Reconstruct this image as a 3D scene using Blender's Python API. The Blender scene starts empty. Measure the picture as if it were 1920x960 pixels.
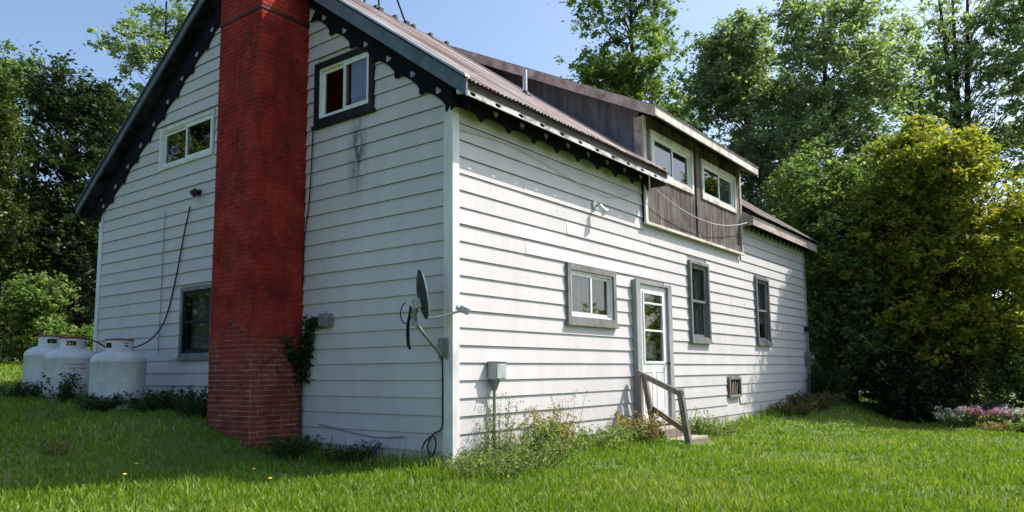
import bpy, bmesh, math, random
import numpy as np
from mathutils import Vector, Matrix

scene = bpy.context.scene
COL = scene.collection
rad = math.radians

# ------------------------------------------------------------------ camera
cam_data = bpy.data.cameras.new("camera")
cam_data.sensor_width = 36.0
cam_data.lens = 36.0 * 1397.3 / 1920.0
cam_data.shift_y = 60.0 / 1920.0
cam_data.clip_start = 0.05
cam_data.clip_end = 3000.0
cam = bpy.data.objects.new("camera", cam_data)
COL.objects.link(cam)
CAM = Vector((-6.4465, -5.7567, 1.0901))
_yaw, _pitch, _roll = 0.6485, 0.1112, -0.0092
_f = Vector((math.cos(_pitch) * math.cos(_yaw), math.cos(_pitch) * math.sin(_yaw), math.sin(_pitch)))
_r0 = Vector((math.sin(_yaw), -math.cos(_yaw), 0))
_u0 = _r0.cross(_f)
_r = _r0 * math.cos(_roll) + _u0 * math.sin(_roll)
_u = -_r0 * math.sin(_roll) + _u0 * math.cos(_roll)
_m = Matrix((( _r.x, _u.x, -_f.x, CAM.x), (_r.y, _u.y, -_f.y, CAM.y), (_r.z, _u.z, -_f.z, CAM.z), (0, 0, 0, 1)))
cam.matrix_world = _m
scene.camera = cam

# ------------------------------------------------------------------ sky, sun, exposure
SUN_FROM = Vector((0.57, -0.40, 0.76)).normalized()
world = bpy.data.worlds.new("World")
scene.world = world
world.use_nodes = True
wn = world.node_tree
sky = wn.nodes.new("ShaderNodeTexSky")
sky.sky_type = 'NISHITA'
sky.sun_disc = False
sky.sun_elevation = math.asin(SUN_FROM.z)
sky.sun_rotation = math.atan2(SUN_FROM.x, SUN_FROM.y)
sky.air_density = 1.0
sky.dust_density = 2.4
sky.ozone_density = 3.0
wn.nodes["Background"].inputs[1].default_value = 0.15
wn.links.new(sky.outputs[0], wn.nodes["Background"].inputs[0])

sun_data = bpy.data.lights.new("sun", 'SUN')
sun_data.energy = 3.9
sun_data.angle = rad(0.53)
sun_data.color = (1.0, 0.945, 0.88)
sun = bpy.data.objects.new("sun", sun_data)
COL.objects.link(sun)
sun.location = SUN_FROM * 60
sun.rotation_euler = (-SUN_FROM).to_track_quat('-Z', 'Y').to_euler()

scene.view_settings.view_transform = 'Standard'
scene.view_settings.look = 'None'
scene.view_settings.gamma = 1.0
scene.view_settings.use_curve_mapping = False
scene.view_settings.exposure = 0.68
scene.cycles.max_bounces = 8
scene.cycles.transparent_max_bounces = 12

# ------------------------------------------------------------------ helpers
def tag(o, label=None, cat=None, group=None, kind=None):
    if label: o["label"] = label
    if cat: o["category"] = cat
    if group: o["group"] = group
    if kind: o["kind"] = kind
    return o

def thing(name, label, cat, loc=(0, 0, 0), group=None):
    o = bpy.data.objects.new(name, None)
    COL.objects.link(o)
    o.location = loc
    o.empty_display_size = 0.2
    return tag(o, label, cat, group)

def origin_of(p):
    v = Vector((0, 0, 0))
    while p is not None:
        v += p.location
        p = p.parent
    return v

def link_mesh(name, me, mat, parent=None, loc=None):
    o = bpy.data.objects.new(name, me)
    COL.objects.link(o)
    if mat is not None and len(me.materials) == 0:
        me.materials.append(mat)
    if parent is not None:
        o.parent = parent
    if loc is not None:
        o.location = loc
    return o

class Geo:
    """collects shapes in world coordinates, builds one mesh object"""
    def __init__(self):
        self.v = []; self.f = []
    def add(self, vs, fs):
        n = len(self.v)
        self.v += [tuple(p) for p in vs]
        self.f += [tuple(i + n for i in f) for f in fs]
        return self
    def box(self, lo, hi, fn=None):
        x0, y0, z0 = lo; x1, y1, z1 = hi
        vs = [(x0,y0,z0),(x1,y0,z0),(x1,y1,z0),(x0,y1,z0),(x0,y0,z1),(x1,y0,z1),(x1,y1,z1),(x0,y1,z1)]
        if fn: vs = [fn(*p) for p in vs]
        return self.add(vs, [(3,2,1,0),(4,5,6,7),(0,1,5,4),(1,2,6,5),(2,3,7,6),(3,0,4,7)])
    def prism(self, poly_a, poly_b):
        n = len(poly_a)
        fs = [tuple(range(n))[::-1], tuple(range(n, 2*n))]
        for i in range(n):
            j = (i+1) % n
            fs.append((i, j, n+j, n+i))
        return self.add(list(poly_a)+list(poly_b), fs)
    def beam(self, a, b, w, h, up=(0,0,1)):
        a = Vector(a); b = Vector(b); d = (b-a).normalized()
        s = d.cross(Vector(up))
        if s.length < 1e-4: s = d.cross(Vector((1,0,0)))
        s.normalize(); t = s.cross(d)
        q = lambda c: [c - s*w/2 - t*h/2, c + s*w/2 - t*h/2, c + s*w/2 + t*h/2, c - s*w/2 + t*h/2]
        return self.prism(q(a), q(b))
    def tube(self, path, r, n=8, cap=True):
        path = [Vector(p) for p in path]
        rs = r if isinstance(r, (list, tuple)) else [r]*len(path)
        rings = []; prev = None
        for i, p in enumerate(path):
            d = (path[min(i+1, len(path)-1)] - path[max(i-1, 0)]).normalized()
            if prev is None:
                s = d.cross(Vector((0,0,1)))
                if s.length < 0.05: s = d.cross(Vector((1,0,0)))
            else:
                s = prev - d*prev.dot(d)
            s.normalize(); prev = s
            t = s.cross(d)
            rings.append([p + (s*math.cos(2*math.pi*k/n) + t*math.sin(2*math.pi*k/n))*rs[i] for k in range(n)])
        vs = [q for ring in rings for q in ring]
        fs = []
        for i in range(len(path)-1):
            for k in range(n):
                k2 = (k+1) % n
                fs.append((i*n+k, i*n+k2, (i+1)*n+k2, (i+1)*n+k))
        if cap:
            fs.append(tuple(range(n))[::-1]); fs.append(tuple((len(path)-1)*n+k for k in range(n)))
        return self.add(vs, fs)
    def lathe(self, prof, c=(0,0,0), n=32, mat=None, cap=True):
        vs = []; fs = []
        for (r, z) in prof:
            for k in range(n):
                a = 2*math.pi*k/n
                p = Vector((r*math.cos(a), r*math.sin(a), z))
                if mat is not None: p = mat @ p
                vs.append(p + Vector(c))
        for i in range(len(prof)-1):
            for k in range(n):
                k2 = (k+1) % n
                fs.append((i*n+k, i*n+k2, (i+1)*n+k2, (i+1)*n+k))
        if cap:
            fs.append(tuple(range(n))[::-1]); fs.append(tuple((len(prof)-1)*n+k for k in range(n)))
        return self.add(vs, fs)
    def build(self, name, mat, parent=None, smooth=False, bevel=0.0, fix=True):
        off = origin_of(parent) if parent is not None else Vector((0,0,0))
        me = bpy.data.meshes.new(name)
        me.from_pydata([(p[0]-off.x, p[1]-off.y, p[2]-off.z) for p in self.v], [], self.f)
        if fix:
            bm = bmesh.new(); bm.from_mesh(me)
            bmesh.ops.recalc_face_normals(bm, faces=bm.faces)
            if bevel > 0:
                es = [e for e in bm.edges if len(e.link_faces) == 2 and e.calc_face_angle(0) > 0.5]
                bmesh.ops.bevel(bm, geom=es, offset=bevel, segments=2, profile=0.6, affect='EDGES', clamp_overlap=True)
            bm.to_mesh(me); bm.free()
        if smooth:
            me.polygons.foreach_set("use_smooth", [True]*len(me.polygons))
            try: me.set_sharp_from_angle(angle=rad(40))
            except Exception: pass
        me.update()
        return link_mesh(name, me, mat, parent)

def mesh_np(name, verts, quads, tris=None, rnd=None):
    """fast mesh from numpy arrays with a per-face random value"""
    me = bpy.data.meshes.new(name)
    nq = len(quads); nt = 0 if tris is None else len(tris)
    me.vertices.add(len(verts)); me.vertices.foreach_set("co", verts.astype(np.float32).ravel())
    loops = quads.ravel() if nq else np.zeros(0, int)
    starts = np.arange(nq)*4
    if nt:
        loops = np.concatenate([loops, tris.ravel()])
        starts = np.concatenate([starts, nq*4 + np.arange(nt)*3])
    me.loops.add(len(loops)); me.loops.foreach_set("vertex_index", loops.astype(np.int32))
    me.polygons.add(nq+nt); me.polygons.foreach_set("loop_start", starts.astype(np.int32))
    me.update(calc_edges=True)
    if rnd is not None:
        at = me.attributes.new("rnd", 'FLOAT', 'FACE'); at.data.foreach_set("value", rnd.astype(np.float32))
    return me

def fill_plate(outer, holes, thick, fn):
    """planar plate (a,b) with holes, extruded by thick along its normal; fn maps (a,b,d) to world"""
    bm = bmesh.new(); es = []
    for loop in [outer]+list(holes):
        vs = [bm.verts.new((p[0], p[1], 0)) for p in loop]
        for i in range(len(vs)): es.append(bm.edges.new((vs[i], vs[(i+1) % len(vs)])))
    bmesh.ops.triangle_fill(bm, edges=es, use_beauty=True)
    bm.verts.index_update()
    vs = [tuple(v.co[:2]) for v in bm.verts]; fs = [tuple(v.index for v in f.verts) for f in bm.faces]
    n = len(vs); bnd = [(e.verts[0].index, e.verts[1].index) for e in bm.edges if len(e.link_faces) == 1]
    bm.free()
    V = [fn(a, b, 0) for a, b in vs] + [fn(a, b, thick) for a, b in vs]
    Fc = list(fs) + [tuple(i+n for i in f[::-1]) for f in fs] + [(i, j, j+n, i+n) for i, j in bnd]
    g = Geo(); g.add(V, Fc)
    return g

# ------------------------------------------------------------------ materials
def new_mat(name):
    m = bpy.data.materials.new(name); m.use_nodes = True
    nt = m.node_tree
    return m, nt, nt.nodes["Principled BSDF"]

def N(nt, t, **kw):
    n = nt.nodes.new(t)
    for k, v in kw.items():
        if hasattr(n, k): setattr(n, k, v)
        else: n.inputs[k].default_value = v
    return n

def noise(nt, scale, detail=5, rough=0.6, stretch=(1,1,1), obj=False):
    g = N(nt, "ShaderNodeTexCoord") if obj else N(nt, "ShaderNodeNewGeometry")
    mp = N(nt, "ShaderNodeMapping"); mp.inputs["Scale"].default_value = stretch
    nt.links.new(g.outputs["Object" if obj else "Position"], mp.inputs["Vector"])
    t = N(nt, "ShaderNodeTexNoise"); t.inputs["Scale"].default_value = scale
    t.inputs["Detail"].default_value = detail; t.inputs["Roughness"].default_value = rough
    nt.links.new(mp.outputs[0], t.inputs["Vector"])
    return t.outputs["Fac"]

def ramp(nt, fac, stops):
    r = N(nt, "ShaderNodeValToRGB")
    el = r.color_ramp.elements
    while len(el) < len(stops): el.new(0.5)
    for e, (p, c) in zip(el, stops):
        e.position = p; e.color = (c[0], c[1], c[2], 1)
    nt.links.new(fac, r.inputs[0])
    return r.outputs[0]

def mix(nt, fac, a, b, mode='MIX'):
    m = N(nt, "ShaderNodeMix", data_type='RGBA', blend_type=mode)
    for sock, val in ((m.inputs[0], fac), (m.inputs[6], a), (m.inputs[7], b)):
        if hasattr(val, "is_linked") or hasattr(val, "links"): nt.links.new(val, sock)
        elif isinstance(val, (int, float)): sock.default_value = val
        else: sock.default_value = (val[0], val[1], val[2], 1)
    return m.outputs[2]

def math_node(nt, op, a, b=0.0):
    m = N(nt, "ShaderNodeMath", operation=op)
    for s, val in ((m.inputs[0], a), (m.inputs[1], b)):
        if isinstance(val, (int, float)): s.default_value = val
        else: nt.links.new(val, s)
    return m.outputs[0]

def bump(nt, b, h, strength, dist=0.01):
    n = N(nt, "ShaderNodeBump"); n.inputs["Strength"].default_value = strength; n.inputs["Distance"].default_value = dist
    nt.links.new(h, n.inputs["Height"]); nt.links.new(n.outputs[0], b.inputs["Normal"])

def paint(name, col, dirt=None, amount=0.5, scale=3.0, stretch=(1,1,1), rough=0.6, fine=None, bstr=0.15, metal=0.0):
    m, nt, b = new_mat(name)
    if max(col) < 0.1: b.inputs["Specular IOR Level"].default_value = 0.12
    dirt = dirt or tuple(c*0.7 for c in col)
    f = noise(nt, scale, 6, 0.65, stretch)
    c = ramp(nt, f, [(0.35, dirt), (0.35 + 0.4*amount + 0.05, col)])
    nt.links.new(c, b.inputs["Base Color"])
    b.inputs["Roughness"].default_value = rough
    b.inputs["Metallic"].default_value = metal
    if bstr: bump(nt, b, noise(nt, fine or scale*12, 3, 0.6, stretch), bstr, 0.004)
    return m

MAT = {}
# white siding: chalky paint, dirt streaks, grime near the ground, one old soot stain on the gable
def siding():
    m, nt, b = new_mat("white_siding")
    a = noise(nt, 2.2, 6, 0.7, (1,1,0.25))
    c = ramp(nt, a, [(0.25, (0.525,0.49,0.485)), (0.5, (0.61,0.57,0.565)), (0.7, (0.65,0.61,0.605))])
    sp = noise(nt, 22, 4, 0.7, (1,1,0.5))
    c = mix(nt, ramp(nt, sp, [(0.62, (0,0,0)), (0.75, (0.5,0.5,0.5))]), c, (0.40,0.38,0.35))
    oi = N(nt, "ShaderNodeObjectInfo")
    c = mix(nt, math_node(nt, 'MULTIPLY', oi.outputs["Random"], 0.22), c, (0.44,0.43,0.42))
    pe = ramp(nt, noise(nt, 55, 3, 0.8, (0.5,0.5,1.2)), [(0.70, (0,0,0)), (0.74, (1,1,1))])
    pm = ramp(nt, noise(nt, 1.3, 3, 0.6), [(0.5, (0,0,0)), (0.7, (0.8,0.8,0.8))])
    c = mix(nt, mix(nt, 1.0, pe, pm, 'MULTIPLY'), c, (0.25,0.23,0.21))
    g = N(nt, "ShaderNodeNewGeometry"); xyz = N(nt, "ShaderNodeSeparateXYZ"); nt.links.new(g.outputs["Position"], xyz.inputs[0])
    low = N(nt, "ShaderNodeMapRange"); low.inputs[1].default_value = 1.0; low.inputs[2].default_value = 0.0
    nt.links.new(xyz.outputs[2], low.inputs[0])
    lowf = math_node(nt, 'MULTIPLY', low.outputs[0], noise(nt, 5, 5, 0.7))
    c = mix(nt, math_node(nt, 'MULTIPLY', lowf, 0.55), c, (0.36,0.36,0.29))
    # soot stain (gable only: x close to 0)
    def gauss(sock, mu, s):
        d = math_node(nt, 'DIVIDE', math_node(nt, 'SUBTRACT', sock, mu), s)
        return math_node(nt, 'EXPONENT', math_node(nt, 'MULTIPLY', math_node(nt, 'MULTIPLY', d, d), -1.0))
    st = math_node(nt, 'MULTIPLY', gauss(xyz.outputs[1], 1.66, 0.15), gauss(xyz.outputs[2], 4.0, 0.48))
    st = math_node(nt, 'MULTIPLY', st, gauss(xyz.outputs[0], 0.0, 0.3))
    nz = ramp(nt, noise(nt, 9, 5, 0.75, (1,1.6,0.35)), [(0.38, (0,0,0)), (0.55, (1,1,1))])
    sep = N(nt, "ShaderNodeSeparateColor"); nt.links.new(nz, sep.inputs[0])
    stf = math_node(nt, 'MULTIPLY', math_node(nt, 'MULTIPLY', st, sep.outputs[0]), 1.0)
    c = mix(nt, stf, c, (0.07,0.07,0.075))
    nt.links.new(c, b.inputs["Base Color"])
    b.inputs["Roughness"].default_value = 0.62
    bump(nt, b, noise(nt, 40, 4, 0.6, (0.15,0.15,1.6)), 0.35, 0.005)
    return m
MAT["siding"] = siding()
MAT["lap_shade"] = paint("painted_lap_shade", (0.09,0.085,0.08), (0.05,0.047,0.045), 0.5, 6, (1,1,1), 0.9, bstr=0)  # shade under the siding laps, put in as a dark colour
MAT["white_trim"] = paint("white_trim", (0.76,0.76,0.74), (0.55,0.54,0.5), 0.4, 4, (1,1,0.3), 0.55)
MAT["grey_trim"] = paint("grey_trim", (0.34,0.35,0.35), (0.22,0.22,0.22), 0.5, 6, (1,1,0.3), 0.6)
MAT["grey_dark_trim"] = paint("grey_dark_trim", (0.23,0.225,0.215), (0.13,0.125,0.12), 0.6, 8, (1,1,0.4), 0.7)
MAT["grey_frame"] = paint("grey_frame", (0.20,0.205,0.21), (0.11,0.11,0.11), 0.5, 7, (1,1,0.4), 0.6)
MAT["black_trim"] = paint("black_trim", (0.007,0.008,0.016), (0.012,0.012,0.02), 0.6, 5, (1,1,1), 0.85)
MAT["dark_frame"] = paint("dark_frame", (0.012,0.012,0.014), (0.028,0.026,0.025), 0.5, 9, (1,1,0.3), 0.5)
MAT["vinyl"] = paint("vinyl", (0.80,0.80,0.78), (0.66,0.66,0.63), 0.4, 8, (1,1,1), 0.4, bstr=0.03)
MAT["cream"] = paint("cream", (0.74,0.70,0.63), (0.44,0.38,0.32), 0.45, 6, (1,1,0.4), 0.65)
MAT["rake_blue"] = paint("rake_blue", (0.12,0.165,0.20), (0.055,0.08,0.11), 0.7, 4, (1,1,1), 0.55)
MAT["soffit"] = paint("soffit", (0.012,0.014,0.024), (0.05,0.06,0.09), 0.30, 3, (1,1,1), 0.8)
MAT["flashing"] = paint("flashing", (0.66,0.67,0.68), (0.42,0.40,0.38), 0.4, 5, (1,1,1), 0.4, metal=0.4)
MAT["brown_fascia"] = paint("brown_fascia", (0.10,0.07,0.06), (0.045,0.035,0.034), 0.5, 8, (0.3,1,1), 0.75)
MAT["worn_white"] = paint("worn_white", (0.62,0.60,0.57), (0.20,0.17,0.15), 0.35, 9, (0.5,1,1), 0.7)
MAT["heart_paint"] = paint("faded_lavender_paint", (0.42,0.42,0.46), (0.22,0.22,0.26), 0.5, 14, (1,1,1), 0.7)
MAT["weathered_fascia"] = paint("weathered_fascia", (0.60,0.49,0.45), (0.28,0.20,0.17), 0.6, 5, (0.3,1,1), 0.75)
MAT["black_metal"] = paint("black_metal", (0.03,0.03,0.033), (0.05,0.045,0.04), 0.5, 9, (1,1,1), 0.5)
MAT["grey_metal"] = paint("grey_metal", (0.30,0.31,0.32), (0.17,0.17,0.17), 0.5, 12, (1,1,1), 0.45, metal=0.5)
MAT["galvanised"] = paint("galvanised", (0.52,0.53,0.55), (0.34,0.34,0.34), 0.5, 9, (1,1,1), 0.35, metal=0.8)
MAT["box_grey"] = paint("box_grey", (0.46,0.47,0.47), (0.33,0.33,0.32), 0.4, 10, (1,1,0.4), 0.5)
MAT["dish_slate"] = paint("dish_slate", (0.055,0.065,0.072), (0.04,0.045,0.05), 0.5, 9, (1,1,1), 0.5, bstr=0.03)
MAT["cable_black"] = paint("cable_black", (0.02,0.02,0.022), None, 0.5, 8, (1,1,1), 0.5, bstr=0)
MAT["cable_white"] = paint("cable_white", (0.62,0.60,0.56), (0.45,0.43,0.40), 0.5, 8, (1,1,1), 0.5, bstr=0)
MAT["curtain"] = paint("curtain", (0.30,0.31,0.32), (0.20,0.205,0.21), 0.5, 5, (3,3,0.3), 0.9, bstr=0)
MAT["dark_room"] = paint("dark_room", (0.05,0.048,0.05), None, 0.5, 2, (1,1,1), 0.9, bstr=0)
MAT["door_paint"] = paint("door_paint", (0.74,0.73,0.72), (0.60,0.59,0.57), 0.35, 4, (1,1,0.3), 0.4, bstr=0.03)
MAT["old_wood"] = paint("old_wood", (0.26,0.20,0.155), (0.12,0.085,0.065), 0.6, 5, (5,5,0.5), 0.85, bstr=0.4)
MAT["grey_wood"] = paint("grey_wood", (0.27,0.25,0.22), (0.13,0.115,0.10), 0.6, 5, (4,4,0.6), 0.85, bstr=0.4)
MAT["tread_wood"] = paint("tread_wood", (0.46,0.40,0.33), (0.24,0.19,0.15), 0.6, 6, (0.5,4,4), 0.85, bstr=0.3)
MAT["tank_white"] = paint("tank_white", (0.74,0.75,0.74), (0.55,0.56,0.53), 0.35, 3.5, (1,1,0.5), 0.45, bstr=0.05)
def tank_mat():
    m, nt, b = new_mat("tank_white_rusting")
    c = ramp(nt, noise(nt, 3.5, 6, 0.7, (1,1,0.4)), [(0.3, (0.50,0.51,0.48)), (0.6, (0.72,0.73,0.71))])
    ru = ramp(nt, noise(nt, 9, 6, 0.8, (1,1,0.35)), [(0.60, (0,0,0)), (0.70, (0.7,0.7,0.7))])
    c = mix(nt, ru, c, (0.30,0.17,0.10))
    nt.links.new(c, b.inputs["Base Color"]); b.inputs["Roughness"].default_value = 0.5
    bump(nt, b, noise(nt, 5, 3, 0.5), 0.12, 0.02)
    return m
MAT["tank_white"] = tank_mat()
MAT["red_rim"] = paint("red_rim", (0.30,0.045,0.03), (0.16,0.04,0.03), 0.5, 12, (1,1,1), 0.5)
MAT["red_letters"] = paint("red_letters", (0.50,0.17,0.07), (0.6,0.35,0.22), 0.5, 14, (1,1,1), 0.5, bstr=0)
MAT["brass"] = paint("brass", (0.45,0.32,0.12), None, 0.5, 10, (1,1,1), 0.35, metal=0.9, bstr=0)
MAT["foundation"] = paint("foundation", (0.56,0.54,0.49), (0.30,0.28,0.22), 0.5, 4, (1,1,1), 0.85)
MAT["bark"] = paint("bark", (0.085,0.066,0.052), (0.035,0.028,0.023), 0.6, 9, (1,1,0.25), 0.95, bstr=0.6)
MAT["stem_green"] = paint("stem_green", (0.10,0.12,0.035), (0.14,0.11,0.05), 0.5, 7, (1,1,1), 0.8, bstr=0)
MAT["yellow_petal"] = paint("yellow_petal", (0.75,0.58,0.05), (0.6,0.42,0.03), 0.5, 60, (1,1,1), 0.7, bstr=0)
MAT["dark_rock"] = paint("dark_rock", (0.035,0.038,0.045), (0.018,0.018,0.02), 0.6, 3, (1,1,1), 0.55)

def dormer_wood():
    m, nt, b = new_mat("dormer_boards")
    f = noise(nt, 3.0, 8, 0.75, (5,1,0.22))
    c = ramp(nt, f, [(0.34, (0.016,0.010,0.009)), (0.48, (0.055,0.033,0.027)), (0.58, (0.125,0.085,0.068)), (0.68, (0.36,0.30,0.26))])
    pt = ramp(nt, noise(nt, 1.1, 5, 0.7, (1.5,1,1)), [(0.45, (0,0,0)), (0.65, (0.75,0.75,0.75))])
    gr = ramp(nt, noise(nt, 5, 5, 0.75, (4,1,0.25)), [(0.35, (0.09,0.075,0.07)), (0.7, (0.34,0.31,0.29))])
    c = mix(nt, pt, c, gr)
    nt.links.new(c, b.inputs["Base Color"]); b.inputs["Roughness"].default_value = 0.85
    bump(nt, b, noise(nt, 26, 5, 0.7, (6,1,0.3)), 0.5, 0.006)
    return m
MAT["dormer_wood"] = dormer_wood()

def cheek():
    m, nt, b = new_mat("dark_weathered_panel")
    f = noise(nt, 2.5, 7, 0.72, (1,3,0.5))
    c = ramp(nt, f, [(0.3, (0.055,0.055,0.075)), (0.5, (0.125,0.125,0.155)), (0.75, (0.25,0.25,0.28))])
    nt.links.new(c, b.inputs["Base Color"]); b.inputs["Roughness"].default_value = 0.8
    bump(nt, b, noise(nt, 20, 4, 0.7, (1,3,0.4)), 0.3, 0.005)
    return m
MAT["cheek"] = cheek()

def roof_metal():
    m, nt, b = new_mat("rusty_corrugated_metal")
    f = noise(nt, 2.2, 7, 0.7, (3.2,0.18,0.18))
    c = ramp(nt, f, [(0.34, (0.115,0.062,0.044)), (0.45, (0.20,0.12,0.088)), (0.52, (0.34,0.27,0.23)), (0.61, (0.52,0.48,0.44))])
    nt.links.new(c, b.inputs["Base Color"])
    b.inputs["Roughness"].default_value = 0.5
    b.inputs["Metallic"].default_value = 0.25
    bump(nt, b, noise(nt, 30, 4, 0.6), 0.1, 0.003)
    return m
MAT["roof_metal"] = roof_metal()
MAT["brown_roof"] = paint("brown_rusted_metal", (0.17,0.11,0.085), (0.07,0.045,0.038), 0.6, 4, (2,0.3,0.3), 0.75)

def brick_mat(mortar=False):
    m, nt, b = new_mat("mortar" if mortar else "red_painted_brick")
    f = noise(nt, 3.0, 6, 0.7)
    red = ramp(nt, f, [(0.3, (0.15,0.014,0.010)), (0.48, (0.31,0.026,0.017)), (0.72, (0.41,0.055,0.034))])
    if mortar:
        bare = ramp(nt, noise(nt, 8, 5, 0.7), [(0.35, (0.34,0.18,0.15)), (0.65, (0.62,0.45,0.39))])
    else:
        gg = N(nt, "ShaderNodeObjectInfo")
        bare = ramp(nt, noise(nt, 14, 4, 0.7), [(0.3, (0.20,0.042,0.024)), (0.7, (0.36,0.085,0.048))])
        bare = mix(nt, math_node(nt, 'MULTIPLY', gg.outputs["Random"], 0.55), bare, (0.12,0.026,0.02))
    g = N(nt, "ShaderNodeNewGeometry"); xyz = N(nt, "ShaderNodeSeparateXYZ"); nt.links.new(g.outputs["Position"], xyz.inputs[0])
    mr = N(nt, "ShaderNodeMapRange"); mr.inputs[1].default_value = 1.15; mr.inputs[2].default_value = 1.95
    zz = math_node(nt, 'ADD', xyz.outputs[2], math_node(nt, 'MULTIPLY', math_node(nt, 'SUBTRACT', noise(nt, 2.4, 5, 0.7), 0.5), 2.6))
    nt.links.new(zz, mr.inputs[0])
    fac = mr.outputs[0]
    if mortar:   # the paint has worn off the joints here and there higher up too
        w = ramp(nt, noise(nt, 3.5, 5, 0.8), [(0.58, (1,1,1)), (0.72, (0.35,0.35,0.35))])
        s = N(nt, "ShaderNodeSeparateColor"); nt.links.new(w, s.inputs[0])
        fac = math_node(nt, 'MULTIPLY', fac, s.outputs[0])
    c = mix(nt, fac, bare, red)
    so = ramp(nt, noise(nt, 3.2, 7, 0.8, (1,1,0.6)), [(0.47, (0,0,0)), (0.66, (0.8,0.8,0.8))])
    c = mix(nt, so, c, (0.075,0.018,0.014))
    nt.links.new(c, b.inputs["Base Color"])
    b.inputs["Roughness"].default_value = 0.85; b.inputs["Specular IOR Level"].default_value = 0.15
    bump(nt, b, noise(nt, 60, 4, 0.7), 0.35, 0.004)
    return m
MAT["brick"] = brick_mat(); MAT["mortar"] = brick_mat(True)

def glass_mat():
    m = bpy.data.materials.new("window_glass"); m.use_nodes = True
    nt = m.node_tree; nt.nodes.clear()
    out = N(nt, "ShaderNodeOutputMaterial"); mx = N(nt, "ShaderNodeMixShader")
    tr = N(nt, "ShaderNodeBsdfTransparent"); tr.inputs[0].default_value = (0.72,0.76,0.76,1)
    gl = N(nt, "ShaderNodeBsdfGlossy"); gl.inputs["Roughness"].default_value = 0.02
    lw = N(nt, "ShaderNodeLayerWeight"); lw.inputs[0].default_value = 0.5
    f5 = math_node(nt, 'POWER', lw.outputs["Facing"], 5.0)
    nt.links.new(math_node(nt, 'ADD', math_node(nt, 'MULTIPLY', f5, 0.85), 0.09), mx.inputs[0])
    nt.links.new(tr.outputs[0], mx.inputs[1]); nt.links.new(gl.outputs[0], mx.inputs[2]); nt.links.new(mx.outputs[0], out.inputs[0])
    return m
MAT["glass"] = glass_mat()

def leaf_mat(name, stops, trans=0.5, tint=(1.4,1.5,0.7), patch=None):
    m = bpy.data.materials.new(name); m.use_nodes = True
    nt = m.node_tree; nt.nodes.clear()
    out = N(nt, "ShaderNodeOutputMaterial")
    at = N(nt, "ShaderNodeAttribute", attribute_name="rnd")
    c = ramp(nt, at.outputs["Fac"], stops)
    if patch:
        pf = ramp(nt, noise(nt, patch[1], 4, 0.65), [(0.50, (0,0,0)), (0.64, (0.9,0.9,0.9))])
        c = mix(nt, pf, c, patch[0])
    d = N(nt, "ShaderNodeBsdfPrincipled"); d.inputs["Roughness"].default_value = 0.5
    d.inputs["Specular IOR Level"].default_value = 0.4
    nt.links.new(c, d.inputs["Base Color"])
    t = N(nt, "ShaderNodeBsdfTranslucent")
    nt.links.new(mix(nt, 1.0, c, tint, 'MULTIPLY'), t.inputs[0])
    mx = N(nt, "ShaderNodeMixShader"); mx.inputs[0].default_value = trans
    nt.links.new(d.outputs[0], mx.inputs[1]); nt.links.new(t.outputs[0], mx.inputs[2]); nt.links.new(mx.outputs[0], out.inputs[0])
    return m
LEAF = {
 "mid":    leaf_mat("leaf_mid_green", [(0, (0.065,0.117,0.044)), (0.55, (0.150,0.232,0.070)), (1, (0.317,0.398,0.146))]),
 "grey":   leaf_mat("leaf_grey_green", [(0, (0.099,0.153,0.085)), (0.55, (0.209,0.291,0.149)), (1, (0.489,0.550,0.333))]),
 "yellow": leaf_mat("leaf_yellow_green", [(0, (0.108,0.155,0.024)), (0.5, (0.228,0.270,0.038)), (1, (0.480,0.437,0.072))], 0.55, (1.25,1.3,0.6), patch=((0.36,0.31,0.045), 0.9)),
 "light":  leaf_mat("leaf_light_green", [(0, (0.122,0.191,0.043)), (0.55, (0.256,0.345,0.080)), (1, (0.457,0.478,0.149))]),
 "cedar":  leaf_mat("cedar_spray", [(0, (0.035,0.064,0.018)), (0.6, (0.088,0.131,0.029)), (1, (0.194,0.229,0.044))], 0.2),
 "dark":   leaf_mat("leaf_dark_green", [(0, (0.016,0.035,0.013)), (0.6, (0.037,0.069,0.021)), (1, (0.080,0.126,0.039))], 0.3),
 "weed":   leaf_mat("weed_leaf", [(0, (0.091,0.151,0.045)), (0.6, (0.182,0.257,0.083)), (1, (0.302,0.363,0.151))]),
 "dry":    leaf_mat("dry_weed", [(0, (0.168,0.132,0.054)), (0.6, (0.288,0.228,0.090)), (1, (0.384,0.324,0.144))]),
 "brown":  leaf_mat("brown_weed", [(0, (0.08,0.06,0.03)), (0.6, (0.14,0.11,0.05)), (1, (0.19,0.16,0.075))]),
 "vine":   leaf_mat("vine_leaf", [(0, (0.018,0.045,0.016)), (1, (0.05,0.10,0.03))]),
 "grass":  leaf_mat("grass_blade", [(0, (0.086,0.166,0.008)), (0.5, (0.151,0.266,0.012)), (0.85, (0.217,0.325,0.021)), (1, (0.398,0.398,0.143))], 0.38, (1.15,1.2,0.5)),
 "pink":   leaf_mat("pink_petal", [(0, (0.45,0.10,0.28)), (1, (0.70,0.28,0.50))], 0.3, (1,1,1)),
 "white":  leaf_mat("white_petal", [(0, (0.62,0.58,0.50)), (1, (0.80,0.78,0.72))], 0.3, (1,1,1)),
}

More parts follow.
